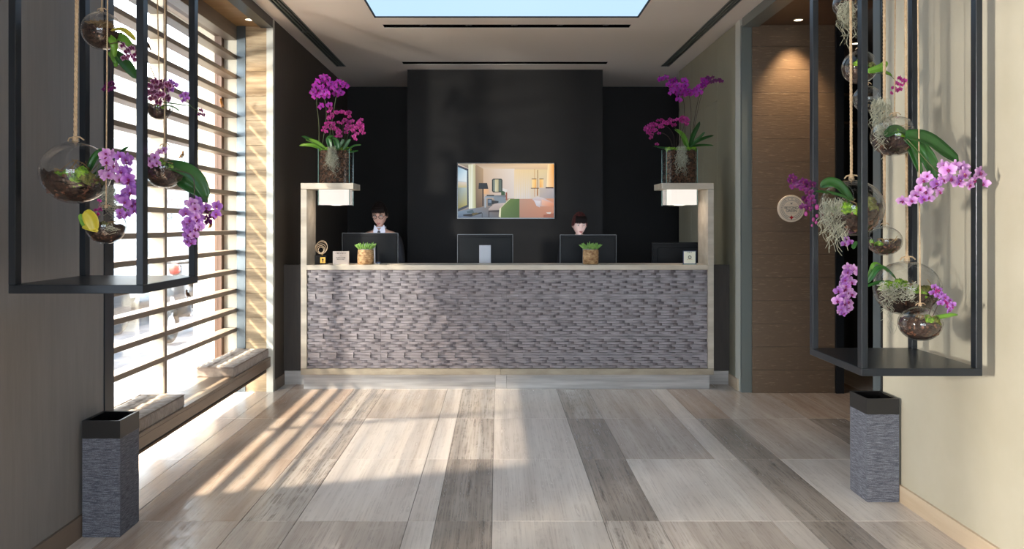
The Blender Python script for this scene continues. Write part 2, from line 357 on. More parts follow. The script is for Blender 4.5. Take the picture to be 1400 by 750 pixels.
for x0, x1, mk in cols:
    for y0, y1 in zip(rows[:-1], rows[1:]):
        mm = mk
        if mk == 'tile_dark':
            if x0 < -1.2: mm = 'tile_speckle' if y0 > 3.9 else 'tile_mid'
            elif x0 < 0: mm = 'tile_speckle' if y0 > 4.9 else 'tile_dark'
            elif x0 < 1: mm = 'tile_dark' if 3 < y0 < 5.9 and int(y0*10) % 2 else 'tile_speckle'
            else: mm = 'tile_dark' if y0 < 5.9 else 'tile_tan'
        if mk == 'tile_mid' and rt.random() < .3: mm = 'tile_pale'
        key = (round(x1-x0, 3), round(y1-y0, 3), mm)
        c = ((x0+x1)/2, (y0+y1)/2)
        if key not in meshcache:
            g = .0012; o = MB().box(x0+g, x1-g, y0+g, y1-g, -.02, 0).build('tile', mm, floor, bevel=.0012); meshcache[key] = o.data
        else:
            o = bpy.data.objects.new('tile', meshcache[key]); COL.objects.link(o); place(o, (c[0], c[1], -.01), floor)

# ------------------------------------------------------------------ ceiling with openings
def slab_holes(x0, x1, y0, y1, z0, z1, holes, name, m):
    xs = sorted({x0, x1, *[h[0] for h in holes], *[h[1] for h in holes]}); ys = sorted({y0, y1, *[h[2] for h in holes], *[h[3] for h in holes]}); b = MB()
    for i in range(len(xs)-1):
        for j in range(len(ys)-1):
            cx, cy = (xs[i]+xs[i+1])/2, (ys[j]+ys[j+1])/2
            if any(h[0] < cx < h[1] and h[2] < cy < h[3] for h in holes): continue
            b.box(xs[i], xs[i+1], ys[j], ys[j+1], z0, z1)
    o = b.build(name, m); o['kind'] = 'structure'; return o
SKY = (-1.066, 1.225, 2.9, 6.91); SL1 = (-1.03, 1.20, 7.14, 7.26); SL2 = (-1.055, 1.222, 8.79, 8.92)
DL = (-1.825, -1.72, 3.0, 9.04); DR = (1.855, 1.95, 3.0, 9.04)
slab_holes(XL-.03, 6.05, -4, YB+.1, ZC, ZC+.06, [SKY, SL1, SL2, DL, DR], 'ceiling', 'ceiling')
box('ceiling', 'black_recess', -3, 6.1, -4.1, YB+.3, ZC+.2, ZC+.24)['kind'] = 'structure'
p = empty('sky_ceiling_panel', ((SKY[0]+SKY[1])/2, 4.9, ZC), 'large glowing sky-blue stretched ceiling light panel', 'ceiling light')
box('diffuser', 'sky_panel', SKY[0]+.012, SKY[1]-.012, SKY[2]+.012, SKY[3]-.012, ZC+.012, ZC+.02, p)
b = MB()
for s_ in ((SKY[0], SKY[0]+.006, SKY[2], SKY[3]), (SKY[1]-.006, SKY[1], SKY[2], SKY[3]), (SKY[0], SKY[1], SKY[3]-.006, SKY[3]), (SKY[0], SKY[1], SKY[2], SKY[2]+.006)): b.box(*s_, ZC+.001, ZC+.06)
b.build('frame', 'black_recess', p)
for (s_, lab, nl) in ((SL1, 'black recessed spotlight slot nearer the blue ceiling panel', 5), (SL2, 'thin black ceiling slot just in front of the black media wall', 0)):
    p = empty('ceiling_slot', ((s_[0]+s_[1])/2, (s_[2]+s_[3])/2, ZC), lab, 'ceiling slot')
    b = MB(); b.box(s_[0], s_[1], s_[2], s_[3], ZC+.15, ZC+.17); b.box(s_[0], s_[1], s_[2], s_[2]+.003, ZC+.002, ZC+.15); b.box(s_[0], s_[1], s_[3]-.003, s_[3], ZC+.002, ZC+.15)
    b.box(s_[0], s_[0]+.003, s_[2], s_[3], ZC+.002, ZC+.15); b.box(s_[1]-.003, s_[1], s_[2], s_[3], ZC+.002, ZC+.15); b.build('channel', 'gloss_black', p)
    for k in range(nl):
        x = s_[0] + (k+.8)*(s_[1]-s_[0])/5.4; y = (s_[2]+s_[3])/2
        sp = MB().tube([(x, y, ZC+.15), (x, y, ZC+.1)], .012, 8).tube([(x-.01, y, ZC+.1), (x+.03, y-.005, ZC+.02)], [.026, .034], 12).build('spotlight', 'ebony', p, smooth=False)
        MB().torus((x+.031, y-.006, ZC+.018), .03, .004, 16, 5).build('ring', 'monitor_rim', sp)
for (d, lab) in ((DL, 'long double-slot air diffuser in the ceiling by the dark left wall'), (DR, 'long double-slot air diffuser in the ceiling by the sage right wall')):
    p = empty('air_diffuser', ((d[0]+d[1])/2, (d[2]+d[3])/2, ZC), lab, 'air vent', 'linear air diffusers in the ceiling')
    w_ = d[1]-d[0]
    box('channel', 'gloss_black', d[0], d[1], d[2], d[3], ZC+.05, ZC+.058, p)
    b = MB()
    for k in range(4): b.box(d[0]+k*(w_-.012)/3, d[0]+k*(w_-.012)/3+.012, d[2], d[3], ZC-.003, ZC+.03)
    b.box(d[0], d[1], d[3]-.012, d[3], ZC-.003, ZC+.03); b.build('frame', 'trim_grey', p)
    b = MB()
    for k in range(3):
        for y in (4.4, 5.9, 7.4): b.box(d[0]+.012+k*(w_-.012)/3, d[0]+(k+1)*(w_-.012)/3, y, y+.04, ZC, ZC+.03)
    b.build('bridge', 'trim_grey', p)

# ------------------------------------------------------------------ walls
b = MB(); b.box(-2.65, XL, -4, .1, 0, ZC); b.box(-2.65, XL, 2.1, 3.97, 0, ZC); b.box(-2.65, XL, .1, 2.1, 0, .3); b.box(-2.65, XL, .1, 2.1, 2.3, ZC)
b.build('wall_left', 'taupe')['kind'] = 'structure'
w2 = empty('added_window', (-2.4, 1.5, .3), kind='structure')  # unseen window, added and sized to let the side lamp in
for y in (.1, .75, 1.4, 2.03): box('mullion', 'steel', -2.45, -2.35, y, y+.07, .3, 2.3, w2)  # bars added to throw vertical shadow bands
box('pane', 'pane', -2.405, -2.399, .17, 2.03, .3, 2.3, w2)
wl2 = struct('wall_left', 'taupe_dark', -2.65, XL+.008, 6.99, YB, 0, ZC)
struct('wall_right', 'cream', XR, 2.7, -4, 4.41, 0, ZC)
struct('wall_back', 'black_wall', -2.6, 6.0, YB, YB+.15, 0, ZC+.1)
mw_ = struct('wall_back', 'black_wall', -1.043, 1.22, 9.23, YB-.001, 0, ZC-.001)
# right far wall: lacquered panels with joints
wr = struct('wall_right', 'sage', XR+.01, 2.20, 7.10, 9.32, 0, ZC)
ys_ = [7.105, 7.69, 8.2, 8.71, 9.315]
for i in range(4):
    zs_ = [(0.0, 3.245)] if i in (0, 3) else [(0, 2.653), (2.657, 3.245)]
    for z0, z1 in zs_: box('panel', 'sage', XR-.012, XR+.012, ys_[i]+.0015, ys_[i+1]-.0015, z0+.09 if z0 == 0 else z0, z1, wr, bevel=.0012)
box('panel', 'sage', XR+.0, 2.20, 9.316, 9.33, 0, ZC-.001, wr)
struct('trim_1', 'trim_light', XR-.014, XR+.05, 6.96, 7.098, 0, ZC)
struct('trim_2', 'trim_grey', XR-.012, 2.21, 6.92, 6.958, 0, 3.19)
# front wall behind the camera with the glazed entrance
b = MB(); b.box(-2.65, -1.8, -4.15, -4.0, 0, ZC); b.box(1.8, 2.7, -4.15, -4, 0, ZC); b.box(-1.8, 1.8, -4.15, -4, 2.95, ZC); o = b.build('wall_front', 'cream'); o['kind'] = 'structure'
dr = empty('door_1', (0, -4.05, 0), kind='structure')
for x0, x1 in ((-1.8, -.9), (-.9, 0), (0, .9), (.9, 1.8)):
    fr = MB().box(x0, x0+.06, -4.1, -4.03, 0, 2.95).box(x1-.06, x1, -4.1, -4.03, 0, 2.95).box(x0+.06, x1-.06, -4.1, -4.03, 0, .1).box(x0+.06, x1-.06, -4.1, -4.03, 2.85, 2.95).build('door_leaf', 'steel', dr)
    box('pane', 'pane', x0+.06, x1-.06, -4.07, -4.062, .1, 2.85, fr)
# baseboards
struct('baseboard_left', 'base_brown', XL, XL+.014, -4, 3.96, 0, .10)
struct('baseboard_left', 'base_brown', XL+.008, XL+.022, 7.0, 7.27, 0, .10)
struct('baseboard_right', 'base_wood', XR-.014, XR, -4, 4.40, 0, .09)
struct('baseboard_right', 'base_wood', XR-.027, XR-.012, 7.0, 7.29, 0, .10)
# end panels of the two niches, stacked ribbed planks
def plank_wall(name, m, x0, x1, y, z1, h, y1):
    root = struct(name, 'dark', x0, x1, y+.012, y1, 0, z1)
    k = 0; z = 0
    while z < z1-.01:
        zz = min(z+h, z1); box('plank', m, x0, x1, y, y+.02, z+.0012, zz-.0012, root, bevel=.001); z = zz; k += 1
plank_wall('wall_left_end', 'gold_stone', -2.2, -2.012, 6.96, 3.19, .215, 7.1)
plank_wall('wall_right_end', 'brown_plank', 2.21, 2.925, 6.9, 3.187, .20, 7.05)
struct('trim_3', 'trim_light', -2.012, XL+.008, 6.94, 6.992, 0, 3.25)
struct('trim_4', 'steel_side', -2.275, -2.2, 6.95, 7.1, 0, 3.19)
struct('wall_left_end', 'reveal', -2.66, -2.275, 6.97, 7.1, 0, 3.19)
struct('trim_5', 'steel', -2.03, XL+.006, 3.972, 4.065, 0, 3.19)          # post at the end of the near wall
struct('trim_6', 'steel', -2.06, XL+.006, 4.0, 6.94, 3.17, ZC)
struct('ceiling_left_niche', 'soffit', -2.66, -2.06, 3.97, 7.1, 3.19, 3.3)
struct('trim_7', 'trim_grey', XR-.008, 2.26, 4.42, 6.92, 3.17, ZC)
struct('ceiling_right_niche', 'soffit_brown', 2.26, 2.99, 4.4, 7.1, 3.187, 3.3)
struct('trim_8', 'steel_side', XR-.008, 2.2, 4.43, 4.51, 0, 3.19)
struct('trim_9', 'gloss_black', XR-.004, 2.2, 4.412, 4.428, 0, 3.19)
struct('trim_10', 'steel', 2.927, 2.995, 6.88, 6.99, 0, 3.187)
# dark corridor beyond the right opening
struct('wall_corridor', 'black_recess', 5.9, 6.0, 4.0, YB+.1, 0, 3.3)
struct('wall_corridor', 'black_recess', 2.2, 6.0, 9.0, 9.1, 0, 3.3)
struct('wall_corridor', 'black_recess', 2.7, 6.0, 4.2, 4.4, 0, 3.3)
struct('ceiling_corridor', 'taupe', 2.99, 6.0, 4.4, 9.0, 3.187, 3.3)
sh = empty('wall_shelf', (3.9, 8.9, 2.4), 'dark wooden wall shelf seen deep in the corridor opening', 'shelf')
for z in (2.55, 2.86): box('board', 'soffit_brown', 3.3, 4.6, 8.7, 8.995, z, z+.03, sh)

def downlight(x, y, z, lab, energy, tgt):
    p = empty('downlight', (x, y, z), lab, 'downlight', 'recessed ceiling downlights')
    MB().torus((x, y, z-.001), .04, .006, 24, 6).build('ring', 'champagne', p, smooth=True)
    MB().lathe((x, y, z), [(.034, -.004), (.034, .001)], 20).build('bulb', 'bulb', p)
    l = lamp('downlight_lamp', 'SPOT', (x, y, z-.03), tgt, energy, (1, .72, .42), spot_size=math.radians(75), spot_blend=.8, shadow_soft_size=.03)
downlight(-2.09, 6.72, 3.19, 'small round downlight above the gold ribbed end panel of the window niche', 14, (-2.1, 6.85, 1.6))
downlight(2.54, 6.72, 3.187, 'small round downlight above the brown plank wall with the badge', 34, (2.56, 6.9, 1.6))
downlight(3.42, 7.6, 3.187, 'warm small downlight deep in the dark corridor', 5, (3.4, 7.8, 0))

# ------------------------------------------------------------------ window with slats
win = empty('window_1', (-2.32, 5.5, .3), kind='structure')
for k in range(16):
    z = .543+.1695*k
    box('slat', 'slat', -2.375, -2.275, 4.07, 6.965, z-.0175, z+.0175, win, bevel=.002)
box('divider', 'reveal', -2.376, -2.283, 5.44, 5.475, .31, 3.19, win)
box('divider_edge', 'slat', -2.283, -2.272, 5.437, 5.478, .31, 3.19, win)
b = MB(); b.box(-2.45, -2.39, 6.9, 6.965, 0, 3.19); b.box(-2.45, -2.39, 3.98, 4.05, 0, 3.19); b.box(-2.45, -2.39, 4.05, 6.9, 3.09, 3.19); b.box(-2.45, -2.37, 4.05, 6.9, 0, .035)
b.build('window_frame', 'wood_frame', win)
box('pane', 'pane', -2.425, -2.419, 4.05, 6.9, .04, 3.09, win)
struct('sun_block_ledge', 'reveal', -2.78, -2.652, 3.9, 7.2, 3.19, 3.45)  # unseen ledge outside, added to block the high sun
struct('trim_11', 'slat', -2.40, -2.275, 4.0, 6.965, 3.1, 3.189)
struct('wall_left_sill', 'reveal', -2.65, -2.38, 3.97, 6.97, -.12, -.001)

# ------------------------------------------------------------------ bench and cushions
p = empty('window_bench', (-2.12, 5.5, 0), 'long low wooden bench running under the slatted window', 'bench')
box('seat', 'bench_wood', -2.38, XL-.012, 4.07, 6.958, .288, .308, p, bevel=.002)
box('front_board', 'bench_wood', -2.0, XL-.012, 4.07, 6.958, .222, .2875, p, bevel=.002)
box('shade_strip', 'dark', -2.06, -2.02, 4.07, 6.958, .182, .2875, p); box('lower_rail', 'wood_frame', -2.06, -2.018, 4.07, 6.958, .168, .1815, p)  # upper dark strip stands in for the shade under the bench
for y in (4.075, 5.44, 6.92): box('bracket', 'bench_wood', -2.37, -2.05, y, y+.035, .20, .2875, p); box('leg', 'bench_wood', -2.37, -2.29, y, y+.035, 0, .20, p)
def cushion(x0, x1, y0, y1, z0, h, lab, seed):
    p = empty('seat_cushion', ((x0+x1)/2, (y0+y1)/2, z0), lab, 'cushion', 'quilted bench cushions')
    nx, ny, nz = 24, 56, 6; vs = {}; b = MB(); idx = {}
    def P(i, j, k):
        u, v, t = i/nx*2-1, j/ny*2-1, k/nz*2-1
        ex, ey = 1-abs(u)**8*.05, 1-abs(v)**18*.02
        edge = (1-abs(u)**10)*(1-abs(v)**24)
        gx = abs(math.sin((u+1)/2*PI*3)); gy = abs(math.sin((v+1)/2*PI*7))
        q = (min(gx, gy*1.0)**.35)
        z = z0+h/2 + t*h/2*(.66 + .34*edge*(.25+.75*q)) if t > 0 else z0+h/2+t*h/2
        n_ = noise.noise(Vector((u*5+seed, v*9, t)))*.006
        side = 1+.03*math.cos(t*PI/2)
        return ((x0+x1)/2+u*(x1-x0)/2*ex*(side if abs(u) > .99 else 1)*.97, (y0+y1)/2+v*(y1-y0)/2*ey*.985, max(z0, z+n_*(t > 0)))
    def V(i, j, k):
        if (i, j, k) not in idx: idx[(i, j, k)] = len(b.v); b.v.append(P(i, j, k))
        return idx[(i, j, k)]
    def Fq(*q): b.f.append(tuple(V(*a) for a in q)); b.mi.append(0)
    for i in range(nx):
        for j in range(ny): Fq((i,j,nz),(i+1,j,nz),(i+1,j+1,nz),(i,j+1,nz)); Fq((i,j,0),(i,j+1,0),(i+1,j+1,0),(i+1,j,0))
    for k in range(nz):
        for i in range(nx): Fq((i,0,k),(i+1,0,k),(i+1,0,k+1),(i,0,k+1)); Fq((i,ny,k),(i,ny,k+1),(i+1,ny,k+1),(i+1,ny,k))
        for j in range(ny): Fq((0,j,k),(0,j,k+1),(0,j+1,k+1),(0,j+1,k)); Fq((nx,j,k),(nx,j+1,k),(nx,j+1,k+1),(nx,j,k+1))
    b.build('pad', 'cushion', p, smooth=True)
    zt = z0+h*.88; e = .012
    loop = [(x0+e, y0+e, zt), (x1-e, y0+e, zt), (x1-e, y1-e, zt), (x0+e, y1-e, zt), (x0+e, y0+e, zt)]
    MB().tube(loop, .004, 6).build('piping', 'piping', p)
    return p
cushion(-2.28, -1.978, 5.99, 6.93, .308, .082, 'far taupe quilted cushion on the window bench, against the gold end panel', 1)
cushion(-2.28, -1.978, 4.12, 5.07, .308, .082, 'near taupe quilted cushion on the window bench, behind the woven stand', 5)

# ------------------------------------------------------------------ umbrella stands
def stand(x0, x1, y0, y1, lab, grp='woven square umbrella stands'):
    p = empty('umbrella_stand', ((x0+x1)/2, (y0+y1)/2, 0), lab, 'umbrella stand', grp)
    t = .008; H = .546; h = .463
    def shell(z0, z1, d):
        b = MB(); a0, a1, c0, c1 = x0+d, x1-d, y0+d, y1-d
        b.box(a0, a1, c0, c0+t, z0, z1); b.box(a0, a1, c1-t, c1, z0, z1); b.box(a0, a0+t, c0+t, c1-t, z0, z1); b.box(a1-t, a1, c0+t, c1-t, z0, z1); return b
    shell(.004, h, .001).box(x0+.004, x1-.004, y0+.004, y1-.004, 0, .02).build('body', 'weave', p)
    shell(h, H, 0).build('rim_band', 'bin_black', p)
    shell(.03, H-.002, t).build('liner', 'gloss_black', p)
stand(-1.944, -1.765, 3.727, 3.925, 'woven grey umbrella stand on the left, beside the window bench end')
stand(1.947, 2.118, 4.196, 4.43-.03, 'woven grey umbrella stand against the cream right wall')

# ------------------------------------------------------------------ hanging steel frames
def hang_frame(x0, x1, y0, y1, z, lab):
    p = empty('hanging_rack', ((x0+x1)/2, (y0+y1)/2, z), lab, 'hanging rack', 'hanging steel frames of the glass terrariums')
    for (x, y) in ((x0, y0), (x1-.027, y0), (x0, y1-.04), (x1-.027, y1-.04)):
        box('post', 'steel', x, x+.027, y, y+.04, z+.033, ZC-.031, p, bevel=.0015)
    box('shelf', 'steel', x0, x1, y0, y1, z, z+.033, p, bevel=.002)
    box('top_plate', 'steel', x0, x1, y0, y1, ZC-.03, ZC-.001, p, bevel=.002)
LF = (-1.843, -1.334, 3.0, 3.55, 1.205); RF = (1.537, 2.047, 3.36, 3.92, .825)
hang_frame(*LF, 'black steel frame with low shelf hanging at the left of the window')
hang_frame(*RF, 'black steel frame with low shelf hanging before the cream right wall')

# ------------------------------------------------------------------ plants kit
def flower_mesh(name, pm, kind=0):
    """phalaenopsis bloom facing +Z, unit diameter"""
    b = MB(); sh = []
    def petal(ang, L, W, back, base_w=.25, cup=.12, mi=0):
        n, mN = 6, 4; base = len(b.v)
        for i in range(n+1):
            t = i/n; wd = W*(max(0, math.sin(PI*min(1, (t*.86+.10))))**.75); r = .04+L*t
            for j in range(mN+1):
                u = j/mN*2-1; x = r; y = u*wd/2
                z = back + cup*t*t*.5 - .10*abs(u)**2*t + .03*math.sin(u*5+t*6)
                X = x*math.cos(ang)-y*math.sin(ang); Y_ = x*math.sin(ang)+y*math.cos(ang)
                b.v.append((X, Y_, z)); sh.append(1-min(1, t*1.25) if kind == 0 else (0 if (t > .8 or abs(u) > .95) else 1))
        for i in range(n):
            for j in range(mN):
                q = base+i*(mN+1)+j; b.f.append((q, q+1, q+mN+2, q+mN+1)); b.mi.append(mi)
    for a in (PI/2, PI*7/6+.15, PI*11/6-.15): petal(a, .42, .27, -.02)
    for a in (.12, PI-.12): petal(a, .46, .50, .015, cup=.2)
    k0 = len(b.v); b.ball((0, -.10, .10), (.07, .11, .05), 8, 5, mi=1); b.ball((-.07, -.06, .10), (.03, .06, .05), 6, 4, mi=1); b.ball((.07, -.06, .10), (.03, .06, .05), 6, 4, mi=1); b.ball((0, .02, .07), (.035, .045, .06), 6, 4, mi=1)
    sh += [0.0]*(len(b.v)-k0); sh[-20:] = [.8]*20
    me = bpy.data.meshes.new(name); me.from_pydata(b.v, [], b.f); me.materials.append(M[pm]); me.materials.append(M['lip'])
    me.polygons.foreach_set('material_index', b.mi); me.polygons.foreach_set('use_smooth', [True]*len(b.f))
    at_ = me.attributes.new('shade', 'FLOAT', 'POINT'); at_.data.foreach_set('value', sh[:len(b.v)]); me.update(); return me
FM = {k: flower_mesh('bloom_'+k, 'p_'+k, 1 if k == 'edge' else 0) for k in ('mag', 'pink', 'lilac', 'violet', 'dark', 'edge')}
def flower(p, loc, d, kind, face=(0, -1, 0), rnd=random, roll=.5):
    o = bpy.data.objects.new('flower', FM[kind]); COL.objects.link(o); place(o, loc, p)
    v = Vector(face).normalized() + Vector((rnd.uniform(-.5, .5), rnd.uniform(-.2, .3), rnd.uniform(-.5, .3)))
    q = v.to_track_quat('Z', 'Y'); o.rotation_euler = (q.to_matrix() @ Matrix.Rotation(rnd.uniform(-roll, roll), 3, 'Z')).to_euler(); s_ = d*rnd.uniform(.88, 1.12); o.scale = (s_, s_, s_); return o
def curve_pts(pts, n=24):
    """Catmull-Rom through the points"""
    P = [Vector(p) for p in pts]; P = [P[0]*2-P[1]] + P + [P[-1]*2-P[-2]]; out = []
    m = len(P)-3
    for s_ in range(n+1):
        t = s_/n*m; i = min(int(t), m-1); t -= i; a, b_, c, d = P[i:i+4]
        out.append(.5*((2*b_)+(c-a)*t+(2*a-5*b_+4*c-d)*t*t+(3*b_-a-3*c+d)*t*t*t))
    return out
def stem(p, pts, r=.0025, m='stem', name='stem'):
    return MB().tube(curve_pts(pts, 8*len(pts)), r, 5).build(name, m, p, smooth=True)
def leaf(p, pts, width, m='leaf', nrm=(0, -.5, 1), fold=.25, name='leaf'):
    C = curve_pts(pts, 14); n = len(C)-1; N = Vector(nrm).normalized(); b = MB(); mN = 6
    for i, c in enumerate(C):
        t = i/n; d = (C[min(i+1, n)]-C[max(i-1, 0)]).normalized(); s_ = d.cross(N); s_ = s_.normalized() if s_.length > .05 else d.cross(Vector((1, 0, 0))).normalized(); up = s_.cross(d)
        wd = width*(.25+.75*max(0, math.sin(PI*min(1, t*.9+.08)))**.6)*(1 if t < .9 else math.sqrt(max(0, 1-((t-.9)/.1)**2))*.98+.02)
        for j in range(mN+1):
            u = j/mN*2-1; b.v.append(tuple(c+s_*u*wd/2+up*abs(u)*wd*fold))
    for i in range(n):
        for j in range(mN): q = i*(mN+1)+j; b.f.append((q, q+1, q+mN+2, q+mN+1)); b.mi.append(0)
    o = b.build(name, m, p, smooth=True)
    md = o.modifiers.new('thickness', 'SOLIDIFY'); md.thickness = .0012
    return o
def strands(c, rx, length, n, r, seed, spread=.5, m='spanish', p=None, name='spanish_moss', droop=1, ry=None):
    rnd = random.Random(seed); b = MB(); ry = rx if ry is None else ry; n = int(n*.7)
    for _ in range(n):
        a = rnd.random()*2*PI; q = math.sqrt(rnd.random()); x, y = rx*q*math.cos(a), ry*q*math.sin(a); z = rnd.uniform(-.35, .35)*rx
        L = length*rnd.uniform(.25, 1)*(1-.45*q); k = 9; pts = []; ph = rnd.random()*6; kx = rnd.uniform(-spread, spread)
        for i in range(k+1):
            t = i/k; wob = .014*(.3+t)
            pts.append(Vector(c)+Vector((x+kx*L*t*.4+math.sin(ph+t*13)*wob+rnd.uniform(-1, 1)*.0035, y+math.cos(ph*1.3+t*11)*wob, z-L*t*droop+rnd.uniform(-1, 1)*.004)))
        b.tube(pts, r, 3, caps=False)
    return b.build(name, m, p)
def rope(p, top, bot, r, name='rope'):
    top, bot = Vector(top), Vector(bot); L = (top-bot).length; pitch = r*8; n = max(6, int(L/pitch*7)); b = MB(); d = (bot-top).normalized()
    for k in range(3):
        pts = []
        for i in range(n+1):
            t = i/n; a = 2*PI*(t*L/pitch + k/3); pts.append(top+(bot-top)*t+Vector((math.cos(a), math.sin(a), 0))*r*.5)
        b.tube(pts, r*.56, 5, caps=False)
    return b.build(name, 'rope', p, smooth=True)
def knot(p, c, r):
    b = MB()
    for k in range(3): b.torus(Vector(c)+Vector((0, 0, k*r*.45)), r*(.55-.06*k), r*.26, 12, 6)
    b.tube([Vector(c)+Vector((0, 0, r)), Vector(c)+Vector((r*1.3, -r*.2, r*.9)), Vector(c)+Vector((r*2.2, 0, r*.2))], r*.2, 5)
    b.tube([Vector(c)+Vector((0, 0, r)), Vector(c)+Vector((-r*1.4, -r*.2, r*.7)), Vector(c)+Vector((-r*1.9, 0, -r*.1))], r*.2, 5)
    return b.build('knot', 'rope', p, smooth=True)
def blob(c, r, seed, m, p, name, sq=.6, amp=.35, fr=3):
    def fn(u, q): return q*(1+amp*noise.noise(u*fr+Vector((seed, 0, 0)))+amp*.8*noise.noise(u*fr*3+Vector((seed, 4, 0))))
    return MB().ball(c, (r, r, r*sq), 20, 12, fn=fn).build(name, m, p, smooth=True)
def terrarium(px, py, rp, Y, lab, ropex=None, rr=.004, hole=(.55, -.6, .45), fill='bark', grp=None, sq=.92, moss=((0, .3),), twigs=0, ringmoss=None, seed=1, ropes=1, level=-.18, nchips=70):
    c = at(px, py, Y); r = rp*Y/F; tl = (-.22 if hole[0] < 0 else .22)*-1; H = Vector(hole).normalized(); rnd = random.Random(seed)
    topz = c.z+r*sq
    p = empty('hanging_terrarium', (c.x, c.y, c.z), lab, 'terrarium', grp)
    # glass shell with a round opening
    bm = bmesh.new(); bmesh.ops.create_icosphere(bm, subdivisions=5 if rp > 30 else 4, radius=1)
    dl = [f for f in bm.faces if f.calc_center_median().normalized().dot(H) > .84]
    bmesh.ops.delete(bm, geom=dl, context='FACES')
    for v in bm.verts: v.co = Vector((v.co.x*r, v.co.y*r, v.co.z*r*sq))
    me = bpy.data.meshes.new('globe'); bm.to_mesh(me); bm.free(); me.materials.append(M['glass']); me.polygons.foreach_set('use_smooth', [True]*len(me.polygons))
    g = bpy.data.objects.new('globe', me); COL.objects.link(g); place(g, c, p)
    B = H.to_track_quat('Z', 'Y').to_matrix(); b = MB().torus((0, 0, 0), .545, .014, 40, 6, B)
    b.v = [(c.x+(v[0]+H.x*.838)*r, c.y+(v[1]+H.y*.838)*r, c.z+(v[2]+H.z*.838)*r*sq) for v in b.v]; b.build('rim', 'glass', p, smooth=True)
    MB().ball((c.x, c.y, topz+r*.02), (r*.1, r*.1, r*.12), 10, 6).build('finial', 'glass', p, smooth=True)
    knot(p, (c.x, c.y, topz+.004), max(.010, r*.12))
    rx = c.x if ropex is None else at(ropex, py, Y).x
    for k in range(ropes):
        rope(p, (rx+(k-.5*(ropes-1))*.02, c.y, ZC-.031), (c.x, c.y, topz+.012), rr)
    # fill: bark bed + chips + moss
    def inside(s_=.93):
        def fn(u, q):
            z = min(q.z, r*level + u.x*tl*r + r*.30*noise.noise(u*2.2+Vector((seed, 1, 1)))); k = 1.0
            if q.z > z and True:
                k = min(1, math.sqrt(max(0, (s_*r)**2-(z/sq)**2))/max(1e-6, math.hypot(q.x, q.y))) if math.hypot(q.x, q.y) > 1e-6 else 1
                # keep the flat top a disc
            return Vector((q.x*(k if q.z > z and k < 1 else 1), q.y*(k if q.z > z and k < 1 else 1), z))
        return fn
    MB().ball(c, (r*.93, r*.93, r*.93*sq), 28, 18, fn=inside()).build('soil', 'soil', p, smooth=True)
    b = MB()
    for _ in range(nchips):
        a = rnd.random()*2*PI; ph = rnd.uniform(.05, 1.0)
        zz = level*r+rnd.uniform(-.55, .08)*r
        R_ = math.sqrt(max(0, (.9*r)**2-(zz/sq)**2))*(rnd.uniform(.9, 1) if zz < level*r-.03*r else math.sqrt(rnd.random())*.95)
        b.chunk((c.x+R_*math.cos(a), c.y+R_*math.sin(a), c.z+zz), r*rnd.uniform(.06, .13), rnd)
    b.build('bark', 'bark', p)
    for k, (mx, ms) in enumerate(moss):
        b = MB(); kk = random.Random(seed*7+k)
        for _ in range(9):
            ox, oy, oz = kk.uniform(-1, 1)*ms*.75, kk.uniform(-.75, .1), kk.uniform(-.05, .28); bx, by, bz = mx+ox, oy, level+oz+mx*tl
            q = math.sqrt(bx*bx+by*by+(bz/sq)**2); rr2 = ms*kk.uniform(.35, .6)
            if q > .92-rr2: f_ = (.92-rr2)/q; bx *= f_; by *= f_; bz *= f_
            sd = kk.random()*50
            b.ball((c.x+bx*r, c.y+by*r, c.z+bz*r), rr2*r, 16, 10, fn=lambda u, q_: q_*(1+.35*noise.noise(u*3+Vector((sd, 0, 0)))+.3*noise.noise(u*9+Vector((sd, 4, 0)))))
        b.build('moss', 'moss' if k % 2 == 0 else 'moss_olive', p, smooth=True)
    b = MB()
    for _ in range(12 if rp > 20 else 4):
        a = rnd.random()*6.28; q0 = Vector((rnd.uniform(-.5, .5)*r, -.3*r+rnd.uniform(-.3, .3)*r, level*r))
        b.tube(curve_pts([c+q0, c+q0+Vector((rnd.uniform(-.25, .25)*r, rnd.uniform(-.1, .1)*r, .3*r)), c+q0+Vector((rnd.uniform(-.4, .4)*r, rnd.uniform(-.15, .15)*r, rnd.uniform(.1, .5)*r))], 6), .0018, 4)
    b.build('roots', 'twig', p)
    if twigs:
        b = MB()
        for _ in range(twigs):
            a = rnd.random()*6.28; q = [Vector((c.x, c.y, c.z+level*r*.2))+Vector((rnd.uniform(-.6, .6)*r, rnd.uniform(-.6, .6)*r, rnd.uniform(-.4, .55)*r)) for _ in range(3)]
            b.tube(curve_pts(q, 6), .0016, 3, caps=False)
        b.build('twigs', 'twig', p)
    return p, c, r

LY, RY = 3.28, 3.63
GL = 'glass terrariums in the left hanging frame'; GR = 'glass terrariums in the right hanging frame'
# left frame
t1, c1, r1 = terrarium(139, 42, 26, 3.30, 'round glass terrarium full of twigs, topmost in the left frame', 148, .003, (.75, -.4, -.1), grp=GL, moss=(), twigs=90, seed=1, ropes=2, sq=1, level=.0)
t2, c2, r2 = terrarium(218, 147, 17, 3.25, 'tiny glass globe under the wine-coloured blooms by the window slats', 209, .0026, (.3, -.5, .7), grp=GL, moss=((.2, .35),), seed=2, sq=1, nchips=30)
t3, c3, r3 = terrarium(103, 236, 45, 3.18, 'largest glass globe of the left frame, bark and green moss inside', 108, .0075, (.72, -.5, .42), grp=GL, moss=((.35, .34), (.6, .28), (-.1, .25)), seed=3, sq=.94, level=-.25, twigs=10)
t4, c4, r4 = terrarium(145, 309, 26, 3.14, 'small low glass globe of the left frame with a yellow leaf', 149, .003, (-.4, -.6, .6), grp=GL, moss=((-.45, .22), (.2, .3)), seed=4, sq=.93)
